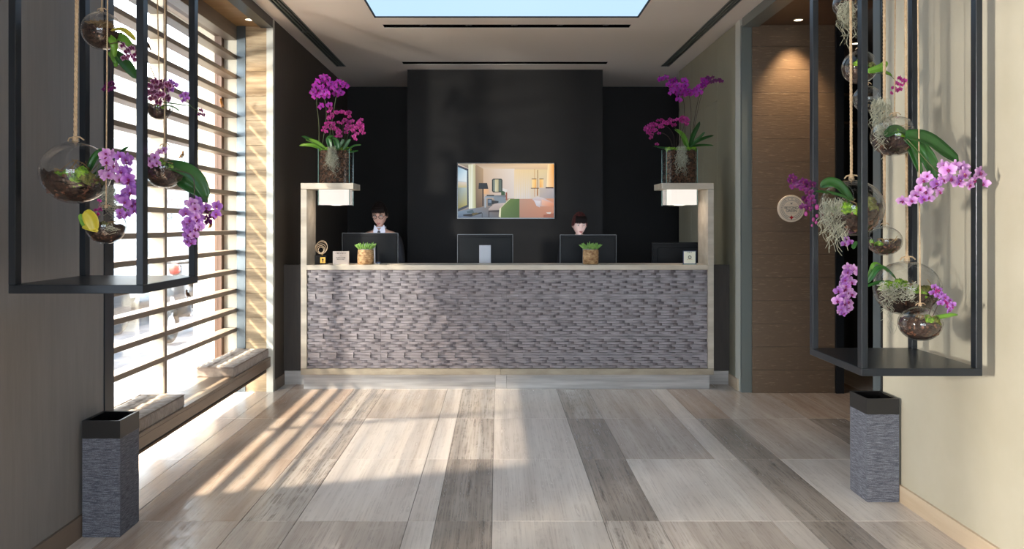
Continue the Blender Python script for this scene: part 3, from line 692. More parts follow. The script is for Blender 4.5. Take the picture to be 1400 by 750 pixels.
t5, c5, r5 = terrarium(225, 229, 28, 3.22, 'glass globe of the left frame holding a dark-leaved orchid', 226, .0032, (.75, -.4, .45), grp=GL, moss=((.2, .4), (-.3, .35), (.6, .2)), seed=5, sq=1, level=-.05)
# right frame
t6, c6, r6 = terrarium(1156, 6, 17, 3.72, 'small globe with trailing grey moss, topmost in the right frame', 1158, .0026, (.3, -.8, .2), grp=GR, moss=(), seed=6, sq=1, nchips=20)
t7, c7, r7 = terrarium(1175, 92, 23, 3.80, 'globe with blue-green moss behind the front post of the right frame', 1186, .002, (.85, -.4, .1), grp=GR, moss=((-.2, .45), (.4, .45)), seed=7, sq=1)
t8, c8, r8 = terrarium(1185, 135, 18, 3.66, 'nearly empty small glass globe behind the right frame front post', 1186, .002, (.7, -.6, .1), grp=GR, moss=(), seed=8, sq=1, nchips=0, level=-.8)
t9, c9, r9 = terrarium(1223, 186, 31, 3.55, 'wide glass globe of the right frame with twigs and one huge drooping leaf', 1225, .0032, (.75, -.5, .35), grp=GR, moss=((-.1, .4),), seed=9, sq=.88, twigs=40)
t10, c10, r10 = terrarium(1164, 284, 42, 3.56, 'large glass globe trailing pale grey moss to its left', 1162, .0062, (-.75, -.5, .35), grp=GR, moss=((-.4, .34), (.5, .34)), seed=10, sq=.92)
t11, c11, r11 = terrarium(1209, 329, 23, 3.66, 'small glass globe of red bark between the two largest right globes', 1209, .0066, (-.6, -.5, .6), grp=GR, moss=((-.6, .25),), seed=11, sq=.87, nchips=90)
t12, c12, r12 = terrarium(1240, 394, 43, 3.65, 'large low glass globe with bright green moss in the right frame', 1237, .0066, (.2, -.75, .5), grp=GR, moss=((.1, .34), (.62, .3), (-.65, .3), (.35, .3)), seed=12, sq=.87, twigs=0)
t13, c13, r13 = terrarium(1258, 442, 28, 3.42, 'lowest glass globe of the right frame, full of bark chips', 1253, .0032, (.6, -.6, .5), grp=GR, moss=((.25, .3), (.6, .25)), seed=13, sq=.84, level=.1, nchips=130)
def mosshang(px, py, Y, wpx, lpx, n, p, seed, r=.0011, spread=.5): strands(at(px, py, Y), wpx/2*Y/F, lpx*Y/F, n, r, seed, spread, p=p, ry=wpx/3*Y/F)
mosshang(1157, 4, 3.66, 24, 72, 90, t6, 21); mosshang(1205, 138, 3.6, 26, 75, 110, t8, 22); mosshang(1140, 275, 3.50, 34, 88, 170, t10, 23, spread=.7)
mosshang(1206, 172, 3.5, 18, 50, 40, t9, 24); mosshang(1228, 392, 3.53, 46, 26, 110, t12, 25); mosshang(1212, 405, 3.56, 16, 80, 16, t12, 26, .0009)
mosshang(150, 255, 3.2, 16, 55, 60, t3, 27)
strands(at(152, 308, 3.09), .014, .05, 16, .001, 29, 1.5, p=t4)

def orchid(base, lab, grp, cat='orchid', name='orchid'): return empty(name, base, lab, cat, grp)
def cluster(p, pxs, Y, d, kind, seed=0, dy=.03, face=(0, -1, 0), jit=0):
    rnd = random.Random(seed)
    for (x, y) in pxs:
        yy = Y+rnd.uniform(-dy, dy); flower(p, at(x+rnd.uniform(-jit, jit), y+rnd.uniform(-jit, jit), yy), d, kind, face, rnd)
def along(p, pts, n, Y, d, kind, seed, spread, dy=.03, face=(0, -1, 0)):
    rnd = random.Random(seed); C = curve_pts([(x, y, 0) for x, y in pts], n-1)
    for c in C: flower(p, at(c.x+rnd.uniform(-spread, spread), c.y+rnd.uniform(-spread*.6, spread*.6), Y+rnd.uniform(-dy, dy)), d, kind, face, rnd)
def A(Y, *pts): return [at(x, y, Y+(dz[0] if dz else 0)) for x, y, *dz in pts]
# --- left frame orchids
o = orchid(at(145, 60, 3.28), 'orchid with yellow-green leaves and wine blooms hanging from the topmost left globe', 'orchids in the left hanging frame')
leaf(o, A(3.26, (150, 50), (158, 62), (157, 78)), .036, 'leaf_light', (-.3, -1, .2)); leaf(o, A(3.22, (152, 42), (168, 42), (186, 56)), .03, 'leaf_yellow', (0, -.6, 1)); leaf(o, A(3.3, (158, 72), (172, 88), (188, 108)), .045, 'leaf', (.3, -1, .3)); leaf(o, A(3.3, (150, 60), (166, 52), (182, 66)), .034, 'leaf_light', (0, -1, .4))
leaf(o, A(3.3, (150, 70), (160, 84), (158, 92)), .03, 'leaf_light', (-.3, -1, .2))
stem(o, A(3.24, (150, 60), (165, 58), (176, 70), (184, 80)), .002, 'stem_dark')
cluster(o, [(168, 62), (174, 70), (180, 66), (178, 77), (186, 74), (171, 79), (187, 82)], 3.2, .034, 'edge', 2, .015)
stem(o, A(3.27, (150, 60), (152, 95), (150, 118)), .0014, 'stem_dark'); cluster(o, [(146, 116), (153, 114), (150, 122), (155, 120), (143, 121)], 3.22, .026, 'dark', 4, .01)
o = orchid(at(216, 140, 3.24), 'wine and white orchid sprays above the tiny globe at the left', 'orchids in the left hanging frame')
stem(o, A(3.26, (216, 142), (212, 108), (200, 80)), .0016, 'stem_dark'); stem(o, A(3.22, (216, 142), (232, 118), (248, 128), (262, 146), (276, 152)), .0014, 'stem')
cluster(o, [(206, 118), (212, 126), (209, 134), (217, 118), (219, 130), (226, 122), (212, 112), (222, 113), (217, 140), (228, 134), (207, 126), (230, 116)], 3.2, .042, 'edge', 5, .03)
cluster(o, [(233, 122), (238, 116), (232, 112)], 3.22, .036, 'violet', 6); cluster(o, [(249, 131), (254, 128), (251, 137), (256, 134)], 3.2, .026, 'violet', 6, .01); cluster(o, [(275, 151), (278, 157), (273, 156)], 3.2, .024, 'dark', 7, .01)
for q in ([(222, 140), (238, 142), (262, 145)], [(222, 144), (236, 146), (246, 152)]): leaf(o, A(3.2, *q), .008, 'leaf', name='leaf')
o = orchid(at(128, 240, 3.2), 'lilac orchid cascading from the largest left globe behind the frame post', 'orchids in the left hanging frame')
leaf(o, A(3.2, (120, 236), (134, 212), (152, 205)), .035, 'leaf', (0, -1, .5)); leaf(o, A(3.22, (128, 240), (150, 228), (176, 200)), .04, 'leaf', (0, -.7, 1))
stem(o, A(3.17, (130, 245), (140, 215), (160, 210), (172, 232), (178, 262), (170, 292)), .0022)
along(o, [(148, 205), (152, 222), (148, 238), (160, 246)], 11, 3.12, .05, 'lilac', 8, 7)
along(o, [(164, 214), (180, 222), (170, 236), (178, 246)], 9, 3.13, .048, 'violet', 9, 8)
along(o, [(172, 240), (180, 258), (170, 270), (180, 283)], 12, 3.1, .055, 'violet', 10, 6)
cluster(o, [(165, 290), (174, 293), (166, 296), (184, 288), (186, 278)], 3.1, .042, 'violet', 11)
o = orchid(at(225, 240, 3.22), 'orchid with two dark broad leaves and a hanging violet cluster by the window', 'orchids in the left hanging frame')
leaf(o, A(3.18, (226, 226), (250, 232), (270, 246), (284, 272)), .062, 'leaf', (.3, -1, .7)); leaf(o, A(3.26, (230, 232), (252, 250), (272, 262), (284, 277)), .048, 'leaf', (-.4, -1, .4))
stem(o, A(3.2, (228, 240), (208, 222), (214, 212), (224, 206)), .002); cluster(o, [(206, 219), (212, 214), (218, 208), (225, 205), (215, 222), (209, 225)], 3.12, .038, 'lilac', 12)
stem(o, A(3.12, (240, 232), (262, 240), (266, 262), (262, 285), (268, 310), (258, 328)), .0018, 'stem_dark')
stem(o, A(3.12, (264, 266), (280, 276), (296, 288)), .0014, 'stem_dark')
along(o, [(262, 276), (276, 282), (258, 292), (272, 296), (262, 306), (272, 312), (262, 318), (258, 328)], 26, 3.08, .044, 'violet', 13, 7, .03)
along(o, [(266, 276), (272, 300), (266, 320)], 8, 3.05, .048, 'lilac', 14, 5, .01)
cluster(o, [(284, 288), (282, 298), (290, 296), (285, 303)], 3.1, .036, 'dark', 15); cluster(o, [(297, 281), (296, 292)], 3.06, .046, 'violet', 16, .01)
o = orchid(at(140, 315, 3.12), 'yellow leaf and thin pink spray growing from the small low left globe', 'orchids in the left hanging frame')
leaf(o, A(3.06, (130, 314), (126, 300), (116, 288)), .055, 'leaf_yellow', (0, -1, .1)); leaf(o, A(3.08, (132, 312), (118, 306), (109, 292)), .03, 'leaf_light', (0, -1, .1)); leaf(o, A(3.06, (134, 316), (122, 312), (112, 310)), .018, 'leaf_yellow', (0, -1, .4))
stem(o, A(3.1, (140, 318), (134, 296), (137, 272)), .0015, 'bud'); cluster(o, [(130, 300), (134, 293), (131, 287), (137, 286), (136, 274)], 3.1, .018, 'pink', 17)
# --- right frame orchids
o = orchid(at(1180, 98, 3.8), 'orchid with short green leaf and small magenta spray, high in the right frame', 'orchids in the right hanging frame')
leaf(o, A(3.72, (1186, 98), (1202, 94), (1213, 84)), .036, 'leaf_light', (0, -1, .4)); leaf(o, A(3.72, (1188, 98), (1206, 99), (1220, 104)), .04, 'leaf_light', (0, -.6, 1))
stem(o, A(3.72, (1188, 100), (1214, 102), (1224, 110), (1232, 120)), .0015); cluster(o, [(1230, 107), (1236, 110), (1226, 114), (1232, 116), (1238, 114), (1222, 120), (1219, 127), (1230, 122), (1226, 124)], 3.66, .026, 'pink', 31, .02)
o = orchid(at(1228, 195, 3.55), 'orchid with huge drooping two-tone leaf and pale lilac arching spray', 'orchids in the right hanging frame')
leaf(o, A(3.42, (1238, 186), (1264, 192), (1290, 210), (1311, 222)), .085, 'leaf', (.1, -1, .7)); leaf(o, A(3.46, (1238, 186), (1256, 200), (1272, 222), (1280, 246)), .06, 'leaf', (-.6, -1, .2)); leaf(o, A(3.5, (1240, 192), (1250, 212), (1260, 238)), .035, 'leaf', (-.5, -1, .1))
leaf(o, A(3.48, (1210, 186), (1225, 178), (1240, 184)), .05, 'leaf', (0, -.8, .8))
stem(o, A(3.40, (1240, 190), (1290, 240), (1325, 234)), .0024); stem(o, A(3.36, (1322, 240), (1290, 250), (1262, 266), (1230, 276)), .0022, 'stem_dark')
cluster(o, [(1340, 236), (1332, 246), (1326, 252), (1344, 250), (1318, 238), (1310, 250), (1306, 226), (1296, 232), (1300, 244), (1290, 226), (1288, 246), (1316, 228)], 3.34, .066, 'lilac', 32, .03)
cluster(o, [(1278, 256), (1284, 262), (1266, 262), (1270, 270), (1252, 266), (1246, 274), (1258, 258), (1240, 276), (1234, 274), (1268, 240), (1262, 246)], 3.36, .054, 'lilac', 33, .02)
cluster(o, [(1312, 246), (1280, 250), (1262, 272)], 3.32, .05, 'violet', 34, .01)
o = orchid(at(1150, 292, 3.55), 'orchid with arching leaves and deep purple blooms left of the large mossy globe', 'orchids in the right hanging frame')
leaf(o, A(3.5, (1164, 276), (1148, 256), (1134, 250), (1121, 256)), .05, 'leaf', (0, -1, .5)); leaf(o, A(3.46, (1164, 274), (1148, 268), (1130, 264), (1114, 262)), .03, 'leaf', (0, -.6, 1)); leaf(o, A(3.5, (1172, 330), (1168, 336), (1166, 340)), .02, 'leaf')
stem(o, A(3.46, (1160, 276), (1130, 262), (1104, 250), (1082, 246)), .0018, 'stem_dark'); stem(o, A(3.46, (1118, 262), (1108, 280), (1114, 304)), .0015, 'stem_dark')
cluster(o, [(1082, 246), (1086, 254), (1092, 250), (1098, 258), (1104, 254), (1110, 252), (1106, 262), (1084, 242), (1098, 248)], 3.44, .044, 'dark', 35, .02)
cluster(o, [(1100, 272), (1108, 270), (1098, 282), (1106, 284), (1110, 276)], 3.44, .036, 'dark', 36, .01)
b = MB()
for x, y, s_ in ((1117, 283, 4), (1112, 300, 3), (1116, 304, 2.6), (1102, 292, 3.4), (1117, 295, 2.8), (1110, 308, 2)): b.ball(at(x, y, 3.44), (s_*3.44/F*.8, s_*3.44/F*.8, s_*3.44/F), 8, 6)
b.build('bud', 'bud', o, smooth=True)
cluster(o, [(1157, 326), (1162, 331), (1155, 333)], 3.5, .036, 'violet', 37, .01)
o = orchid(at(1200, 372, 3.7), 'pale lilac orchid hanging low behind the front post of the right frame', 'orchids in the right hanging frame')
stem(o, A(3.68, (1190, 380), (1176, 364), (1160, 372), (1152, 400), (1154, 428)), .0022)
leaf(o, A(3.62, (1186, 386), (1204, 366), (1226, 382)), .03, 'leaf', (0, -.6, 1)); leaf(o, A(3.62, (1184, 392), (1204, 386), (1222, 388)), .02, 'leaf', (0, -.6, 1)); leaf(o, A(3.64, (1186, 382), (1196, 360), (1214, 372)), .016, 'leaf_light', (0, -.6, 1))
along(o, [(1158, 366), (1168, 370), (1150, 378), (1162, 386), (1150, 394), (1160, 402), (1148, 412), (1158, 416), (1156, 427)], 26, 3.62, .055, 'lilac', 38, 6, .03)
along(o, [(1162, 372), (1150, 400), (1152, 428)], 8, 3.6, .045, 'violet', 39, 5, .02)
o = orchid(at(1262, 448, 3.45), 'small violet orchid spray and one flat leaf in the lowest right globe', 'orchids in the right hanging frame')
leaf(o, A(3.40, (1270, 438), (1290, 434), (1310, 430)), .034, 'leaf_light', (0, -.35, 1)); stem(o, A(3.42, (1268, 446), (1278, 426), (1288, 402)), .0018, 'stem_dark'); stem(o, A(3.42, (1264, 446), (1272, 424), (1278, 398)), .0018, 'stem_dark')
cluster(o, [(1278, 392), (1284, 396), (1276, 400), (1288, 402), (1282, 404), (1292, 406), (1298, 410), (1290, 412), (1302, 416), (1296, 418), (1286, 414), (1298, 424)], 3.38, .034, 'violet', 40, .02)
cluster(o, [(1281, 398), (1293, 413), (1299, 419)], 3.37, .03, 'pink', 41, .01)

# ------------------------------------------------------------------ reception desk
DY = 7.05
desk = empty('reception_desk', (.09, 7.2, 0), 'long reception desk with grey relief front and pale stone-look frame', 'desk')
L0, L1, R0, R1 = -1.741, -1.688, 1.864, 1.916
box('upright', 'desk_wood', L0, L1, DY, 7.40, .185, 1.771, desk, bevel=.0015); box('upright', 'desk_wood', R0, R1, DY, 7.40, .185, 1.771, desk, bevel=.0015)
box('shelf_arm', 'desk_wood', L0, -1.275, DY, 7.40, 1.773, 1.826, desk, bevel=.0015); box('shelf_arm', 'desk_wood', 1.456, R1, DY, 7.40, 1.773, 1.826, desk, bevel=.0015)
box('counter_top', 'desk_wood', L1+.001, R0-.001, DY-.012, 7.40, 1.058, 1.101, desk, bevel=.002)
for x0, x1 in ((L0, .03), (.032, R1)): box('bottom_rail', 'desk_wood_dim', x0, x1, DY, 7.38, .13, .183, desk, bevel=.001)
for x0, x1 in ((-1.72, -.02), (-.018, .08), (.082, 1.885)): box('plinth', 'plinth_stone', x0, x1, 7.075, 7.35, 0, .129, desk, bevel=.001)
box('backing', 'relief_back', L1+.001, R0-.001, DY+.03, 7.2, .184, 1.057, desk)
for x0, x1, xa, xb in ((XL+.01, L0-.002, -1.925, L0-.002), (R1+.002, XR-.014, R1+.002, XR-.03)):
    box('side_panel', 'ebony', x0, x1, 7.28, 7.33, .125, 1.09, desk); box('side_plinth', 'plinth_stone', x0+.01, x1-.01, 7.27, 7.33, 0, .123, desk)
# relief tiles: staggered wedges, proud at their right end
rl = random.Random(12); tiles = []; nrow = 37; zh = (1.056-.186)/nrow; seams = [L1+.004, -1.035, .08, 1.198, R0-.003]; off = 0
rowd = [rl.choice([0, .002, .004, .006]) for _ in range(37)]
for k in (5, 12, 27): rowd[k] = rowd[k-1]
for r_ in range(nrow):
    tall = r_ in (4, 5, 11, 12, 18, 26, 27, 33)
    off += rl.uniform(.055, .085) if not (tall and r_ in (5, 12, 27)) else rl.uniform(-.004, .004)
    x = L1+.004 - (off % .15)
    while x < R0-.003:
        wd = .15+rl.uniform(-.012, .012)
        if tall: wd = .15
        xa, xb = max(x, L1+.004), min(x+wd, R0-.003); x += wd
        if xb-xa < .012: continue
        cuts = [xa]+[s_ for s_ in seams if xa+.004 < s_ < xb-.004]+[xb]
        for u, v in zip(cuts[:-1], cuts[1:]): tiles.append((u, v, .186+r_*zh, rl.uniform(.0, .003) + rowd[r_ % 37], rl.uniform(.017, .022), (u-(x-wd))/wd, (v-(x-wd))/wd, tall))
def wedge(b, t):
    u, v, z, d0, amp, f0, f1, tall = t; y = DY+.030; n = 6; g = .0007; vs = []
    for i in range(n+1):
        s_ = i/n; x = u+g+(v-u-2*g)*s_; f = f0+(f1-f0)*s_; f = min(1, max(0, f)); dep = d0+.003+amp*(f**1.3 if tall else .9*math.sin(PI*f**1.5))
        for zz in (z+.0009, z+zh-.0009): vs.append((x, y-dep, zz)); vs.append((x, y+.002, zz))
    fs = []
    for i in range(n):
        a = i*4; c = a+4
        fs += [(a, c, c+2, a+2), (a+2, c+2, c+3, a+3), (a+1, c+1, c, a), (a+1, a+3, c+3, c+1)]
    fs += [(0, 2, 3, 1), (n*4, n*4+1, n*4+3, n*4+2)]
    b.add(vs, fs); return b
tiles.sort(key=lambda t: t[0]-t[1])
for t in tiles[:300]: wedge(MB(), t).build('tile', 'relief', desk)
b = MB()
for t in tiles[300:]: wedge(b, t)
o = b.build('relief_tiles', 'relief', desk); o['kind'] = 'stuff'

# lamp boxes, vases and orchids on the shelf arms
def glass_box(name, p, x0, x1, y0, y1, z0, z1, m='vase_glass', t=.004, top=False):
    b = MB(); b.box(x0, x1, y0, y0+t, z0, z1); b.box(x0, x1, y1-t, y1, z0, z1); b.box(x0, x0+t, y0+t, y1-t, z0, z1); b.box(x1-t, x1, y0+t, y1-t, z0, z1); b.box(x0+t, x1-t, y0+t, y1-t, z0, z0+t)
    o = b.build(name, m, p)
    e = MB()
    for x in (x0, x1):
        for y in (y0, y1): e.box(x-.0018, x+.0018, y-.0018, y+.0018, z0, z1)
    e.build('edge', 'glass_edge', p); return o
for (x0, x1, side, seed) in ((-1.602, -1.325, 'left', 1), (1.512, 1.79, 'right', 2)):
    y0, y1 = 7.125, 7.325
    p = empty('shelf_lamp', ((x0+x1)/2, 7.22, 1.63), 'glowing white glass lamp box under the %s shelf of the desk' % side, 'lamp', 'lamp boxes under the desk shelves')
    box('diffuser', 'lampbox', x0+.006, x1-.006, y0+.006, y1-.006, 1.636, 1.772, p); glass_box('case', p, x0, x1, y0, y1, 1.63, 1.7725)
    l = lamp('shelf_lamp_light', 'POINT', ((x0+x1)/2, 7.225, 1.59), (0, 0, 0), 1.2, (1, .84, .7), shadow_soft_size=.08)
    v = empty('glass_planter', ((x0+x1)/2, 7.22, 1.827), 'square glass planter of bark and grey moss on the %s desk shelf' % side, 'planter', 'glass planters on the desk shelves')
    z0, z1 = 1.827, 2.14; glass_box('glass', v, x0, x1, y0, y1, z0, z1)
    rnd = random.Random(seed); box('soil', 'soil', x0+.018, x1-.018, y0+.018, y1-.018, z0+.006, z1-.015, v)
    b = MB()
    for _ in range(420): b.chunk((rnd.uniform(x0+.018, x1-.018), rnd.choice([y0+.016, y0+.02, rnd.uniform(y0+.02, y1-.02)]), rnd.uniform(z0+.012, z1-.02)), rnd.uniform(.008, .017), rnd)
    for _ in range(120): b.chunk((rnd.choice([x0+.016, x1-.016]), rnd.uniform(y0+.02, y1-.02), rnd.uniform(z0+.012, z1-.02)), rnd.uniform(.008, .016), rnd)
    b.build('bark', 'bark', v)
    for k in range(6): blob((x0+.03+k*.045, y0+.04+rnd.uniform(0, .04), z1-.005), .030, k+seed*9, 'moss', v, 'moss', .7)
    cx = (x0+x1)/2+(-.02 if side == 'left' else .0)
    strands((cx, y0-.006, z1+.01), .042, .30, 90, .0010, 50+seed, .6, p=v, ry=.010)
    strands((cx, y0-.006, z1-.06), .055, .25, 75, .0010, 60+seed, .6, p=v, ry=.010)
YV = 7.22
def big_orchid(lab, base, leaves, stems, blooms, small, seed, g, dark=False):
    o = orchid(base, lab, g); rnd = random.Random(seed)
    for pts, wd, m, nr in leaves: leaf(o, A(YV-.03, *pts), wd, m, nr)
    for pts in stems: stem(o, A(YV, *pts), .0028, 'stem_dark' if dark else 'stem')
    cluster(o, blooms, YV-.03, small, 'mag', seed, .05)
    return o
# left
big_orchid('tall magenta orchid with glossy leaves in the left desk planter', at(440, 203, YV),
    [([(445, 204), (430, 196), (412, 186)], .07, 'leaf', (0, -.5, 1)), ([(444, 206), (428, 200), (409, 199)], .06, 'leaf_light', (0, -.8, 1)), ([(446, 206), (432, 196), (418, 191)], .06, 'leaf_light', (.2, -.8, 1))],
    [[(436, 203), (436, 170), (433, 140), (436, 118), (443, 112)], [(440, 203), (446, 160), (444, 135), (440, 112)], [(448, 203), (455, 160), (460, 130), (464, 116)]],
    [(428, 125), (432, 118), (436, 124), (440, 112), (444, 106), (448, 108), (438, 130), (444, 124), (450, 120), (446, 131), (452, 114), (440, 118), (447, 128), (441, 106), (457, 118), (462, 112), (468, 114), (461, 122), (466, 126), (472, 117), (464, 129), (459, 127), (434, 112), (431, 131), (439, 145), (450, 143)], .076, 4, 'tall orchids in the desk planters')
o = orchid(at(462, 203, YV-.04), 'low bushy pink orchid with many small blooms in the left desk planter', 'small-flowered orchids in the desk planters')
for q, wd in (([(452, 204), (450, 190), (456, 186)], .05), ([(462, 204), (458, 192), (448, 188)], .055), ([(470, 205), (476, 196), (480, 190)], .05), ([(474, 206), (484, 200), (494, 198)], .03), ([(470, 208), (482, 208), (490, 206)], .03), ([(462, 205), (468, 196), (470, 190)], .04)): leaf(o, A(YV-.07, *q), wd, 'leaf', (0, -.7, 1))
rnd = random.Random(5)
for k in range(7):
    x = 452+k*6; stem(o, A(YV-.03, (462+k, 204), (456+k*4, 185), (x, 165)), .0016, 'stem')
pts = []
while len(pts) < 62:
    a, q = rnd.random()*2*PI, math.sqrt(rnd.random()); x, y = 470+27*q*math.cos(a), 172+20*q*math.sin(a)
    if y > 180-(x-445)*.10 and x < 462: continue
    if y > 186 or (x > 478 and y < 158): continue
    pts.append((x, y))
cluster(o, pts+[(452, 148), (454, 156), (450, 152), (494, 178), (497, 182), (486, 190), (484, 186), (458, 188), (462, 186), (442, 178), (444, 174), (446, 180)], YV-.05, .046, 'pink', 6, .07)
# right
big_orchid('tall magenta orchid with arching sprays in the right desk planter', at(935, 203, YV),
    [([(935, 204), (955, 200), (976, 199)], .05, 'leaf', (0, -.5, 1)), ([(938, 204), (955, 193), (976, 185)], .045, 'leaf', (0, -.8, 1)), ([(942, 204), (946, 186), (957, 166)], .05, 'leaf', (.6, -1, .2)), ([(940, 204), (932, 186), (922, 177)], .065, 'leaf_light', (0, -.8, 1)), ([(930, 204), (908, 203), (893, 200)], .035, 'leaf', (0, -.6, 1)), ([(940, 203), (955, 190), (964, 180)], .03, 'leaf', (0, -.8, 1))],
    [[(937, 203), (936, 160), (934, 135), (922, 115), (905, 106)], [(943, 203), (945, 160), (942, 130), (932, 118)], [(944, 203), (950, 160), (957, 130), (970, 112), (985, 110)], [(930, 203), (930, 170), (928, 140)]],
    [(903, 108), (910, 106), (918, 112), (914, 116), (922, 110), (926, 116), (930, 122), (921, 122), (918, 126), (928, 128), (934, 120), (937, 116), (940, 124), (942, 128), (934, 128), (928, 136), (936, 110), (944, 126), (952, 122), (958, 118), (962, 110), (968, 108), (956, 126), (962, 116), (966, 112), (950, 128)], .074, 9, 'tall orchids in the desk planters', True)
o = bpy.data.objects['orchid'] if False else orchid(at(950, 120, YV), 'darker purple end spray of small blooms at the top right of the right desk planter', 'orchids in the right desk planter')
stem(o, A(YV, (944, 203), (952, 160), (960, 128), (972, 110), (987, 109)), .002, 'stem_dark'); cluster(o, [(970, 108), (974, 106), (978, 110), (983, 109), (986, 111), (974, 112), (967, 106)], YV-.03, .046, 'dark', 10, .03)
o = orchid(at(912, 203, YV-.04), 'low dark pink orchid sprays leaning left from the right desk planter', 'small-flowered orchids in the desk planters')
for q in ([(920, 203), (916, 190), (906, 182), (888, 184)], [(922, 203), (920, 182), (908, 172), (884, 176)], [(924, 203), (926, 182), (920, 170)], [(926, 203), (932, 184), (936, 168)]): stem(o, A(YV-.05, *q), .0016, 'stem_dark')
rnd = random.Random(8); pts = []
for _ in range(58):
    t = rnd.random(); x = 882+t*58; y = 178-14*math.sin(t*PI*.7)+rnd.uniform(-5, 7); pts.append((x, y))
cluster(o, pts+[(891, 184), (890, 188), (888, 181), (898, 197), (901, 182)], YV-.06, .040, 'pink', 11, .06)

# ------------------------------------------------------------------ things on the counter
ZT = 1.101
def bark_pot(px, lab, seed):
    x = (px-680)/F*7.17; y = 7.17; p = empty('potted_succulent', (x, y, ZT), lab, 'potted plant', 'bark-wrapped potted plants on the counter')
    rnd = random.Random(seed)
    b = MB(); pr = [(.060, 0), (.069, .004), (.071, .06), (.069, .128), (.066, .134)]
    b.lathe((x, y, ZT), pr, 28); b.v = [(vx+noise.noise(Vector((vx*30, vy*30, vz*18)))*.006, vy+noise.noise(Vector((vy*30, vz*30, vx*18)))*.006, max(vz, ZT)) for vx, vy, vz in b.v]; b.build('pot', 'bark_pot', p, smooth=True)
    MB().torus((x, y, ZT+.137), .062, .004, 24, 6).build('liner', 'zinc', p, smooth=True)
    b = MB()
    for _ in range(130):
        a = rnd.random()*6.28; q = math.sqrt(rnd.random())*.06; ln = rnd.uniform(.03, .07); out = q/.06
        p0 = Vector((x+q*math.cos(a), y+q*math.sin(a), ZT+.13)); d = Vector((math.cos(a)*out*.9, math.sin(a)*out*.9, 1)).normalized()
        p1 = p0+d*ln+Vector((rnd.uniform(-.012, .012), rnd.uniform(-.01, .01), rnd.uniform(-.01, .01))); b.tube([p0, (p0+p1)/2+Vector((0, 0, .005)), p1], [.004, .0065, .003], 5)
    b.build('leaves', 'succulent', p, smooth=True)
M['succulent'] = mat('succulent_green', (110, 158, 60), (150, 190, 104), .45, scale=(30, 30, 30))
bark_pot(500, 'bark-wrapped pot of green succulents in front of the left monitor', 1)
bark_pot(807.5, 'bark-wrapped pot of green succulents before the monitor of the woman', 2)
# award
x, y = (439.5-680)/F*7.15, 7.15
p = empty('award_trophy', (x, y, ZT), 'trophy of champagne rings on a black block, at the left counter end', 'trophy')
box('base', 'gloss_black', x-.052, x+.052, y-.04, y+.04, ZT, ZT+.083, p, bevel=.002); box('plaque', 'brass', x-.002, x+.044, y-.0435, y-.041, ZT+.014, ZT+.066, p)
MB().lathe((x+.021, y-.0455, ZT+.046), [(.009, 0), (.009, .001)], 12, 'y').box(x+.017, x+.025, y-.0455, y-.0438, ZT+.02, ZT+.04).build('emblem', 'ink', p)
for k, (R_, dx, dz) in enumerate(((.058, 0, .150), (.048, -.004, .141), (.038, -.006, .134), (.028, -.004, .130), (.064, .002, .153))):
    B = Euler((PI/2+.25-.1*k, .12*k-.2, .3-.18*k)).to_matrix(); MB().torus((x+dx, y, ZT+dz), R_*.93, .0035 if k < 4 else .004, 32, 6, B).build('ring', 'champagne', p, smooth=True)
MB().tube([(x+.008, y, ZT+.083), (x+.01, y, ZT+.105)], .006, 8).build('stem', 'brass', p)
# beige card sign with small print
def small_print(p, x0, x1, y, z, h, seed, m='ink'):
    rnd = random.Random(seed); b = MB(); xx = x0
    while xx < x1:
        ww = h*rnd.uniform(.45, .8); b.box(xx, xx+ww*.35, y-.0006, y, z, z+h)
        b.box(xx, xx+ww, y-.0006, y, z+(h*.8 if rnd.random() < .5 else 0), z+(h if rnd.random() < .5 else h*.2)+.0001); xx += ww+h*.3
    b.build('lettering', m, p)
x0, x1 = (455-680)/F*7.13, (477-680)/F*7.13; y = 7.13
p = empty('card_sign', ((x0+x1)/2, y, ZT), 'beige printed card block between the trophy and the left potted plant', 'sign')
box('card', 'card', x0, x1, y, y+.022, ZT, ZT+.118, p, bevel=.001)
small_print(p, x0+.025, x1-.03, y, ZT+.096, .009, 1); small_print(p, x0+.03, x1-.035, y, ZT+.058, .007, 2); small_print(p, x0+.036, x1-.04, y, ZT+.044, .006, 3); MB().box((x0+x1)/2-.002, (x0+x1)/2+.002, y-.0006, y, ZT+.078, ZT+.082).build('dot', 'ink', p)
# framed card at the right end
x0, x1 = (934-680)/F*7.12, (952-680)/F*7.12; y = 7.12
p = empty('framed_card', ((x0+x1)/2, y, ZT), 'small ivory certificate in a slanted blue-edged acrylic stand at the right counter end', 'card')
fr_ = box('stand', 'navy', x0, x1, y, y+.010, ZT, ZT+.123, p, bevel=.001); box('foot', 'glass_edge', x0, x1, y-.01, y+.05, ZT, ZT+.004, p)
box('card', 'ivory', x0+.006, x1-.008, y-.0015, y, ZT+.010, ZT+.117, p)
small_print(p, x0+.035, x1-.04, y-.0015, ZT+.106, .006, 5); MB().torus(((x0+x1)/2, y-.002, ZT+.065), .013, .0025, 16, 4, Euler((PI/2, 0, 0)).to_matrix()).build('emblem', 'ink', p); small_print(p, x0+.035, x1-.035, y-.0015, ZT+.045, .004, 6, 'brass')
# small blue item
x = (515-680)/F*7.2
p = empty('pen_tray', (x, 7.24, ZT), 'tiny blue and white stamp pad beside the left potted plant', 'stamp pad'); box('pad', 'white', x-.02, x+.025, 7.22, 7.26, ZT, ZT+.006, p); box('lid', 'navy', x-.01, x+.025, 7.23, 7.26, ZT+.0062, ZT+.018, p)

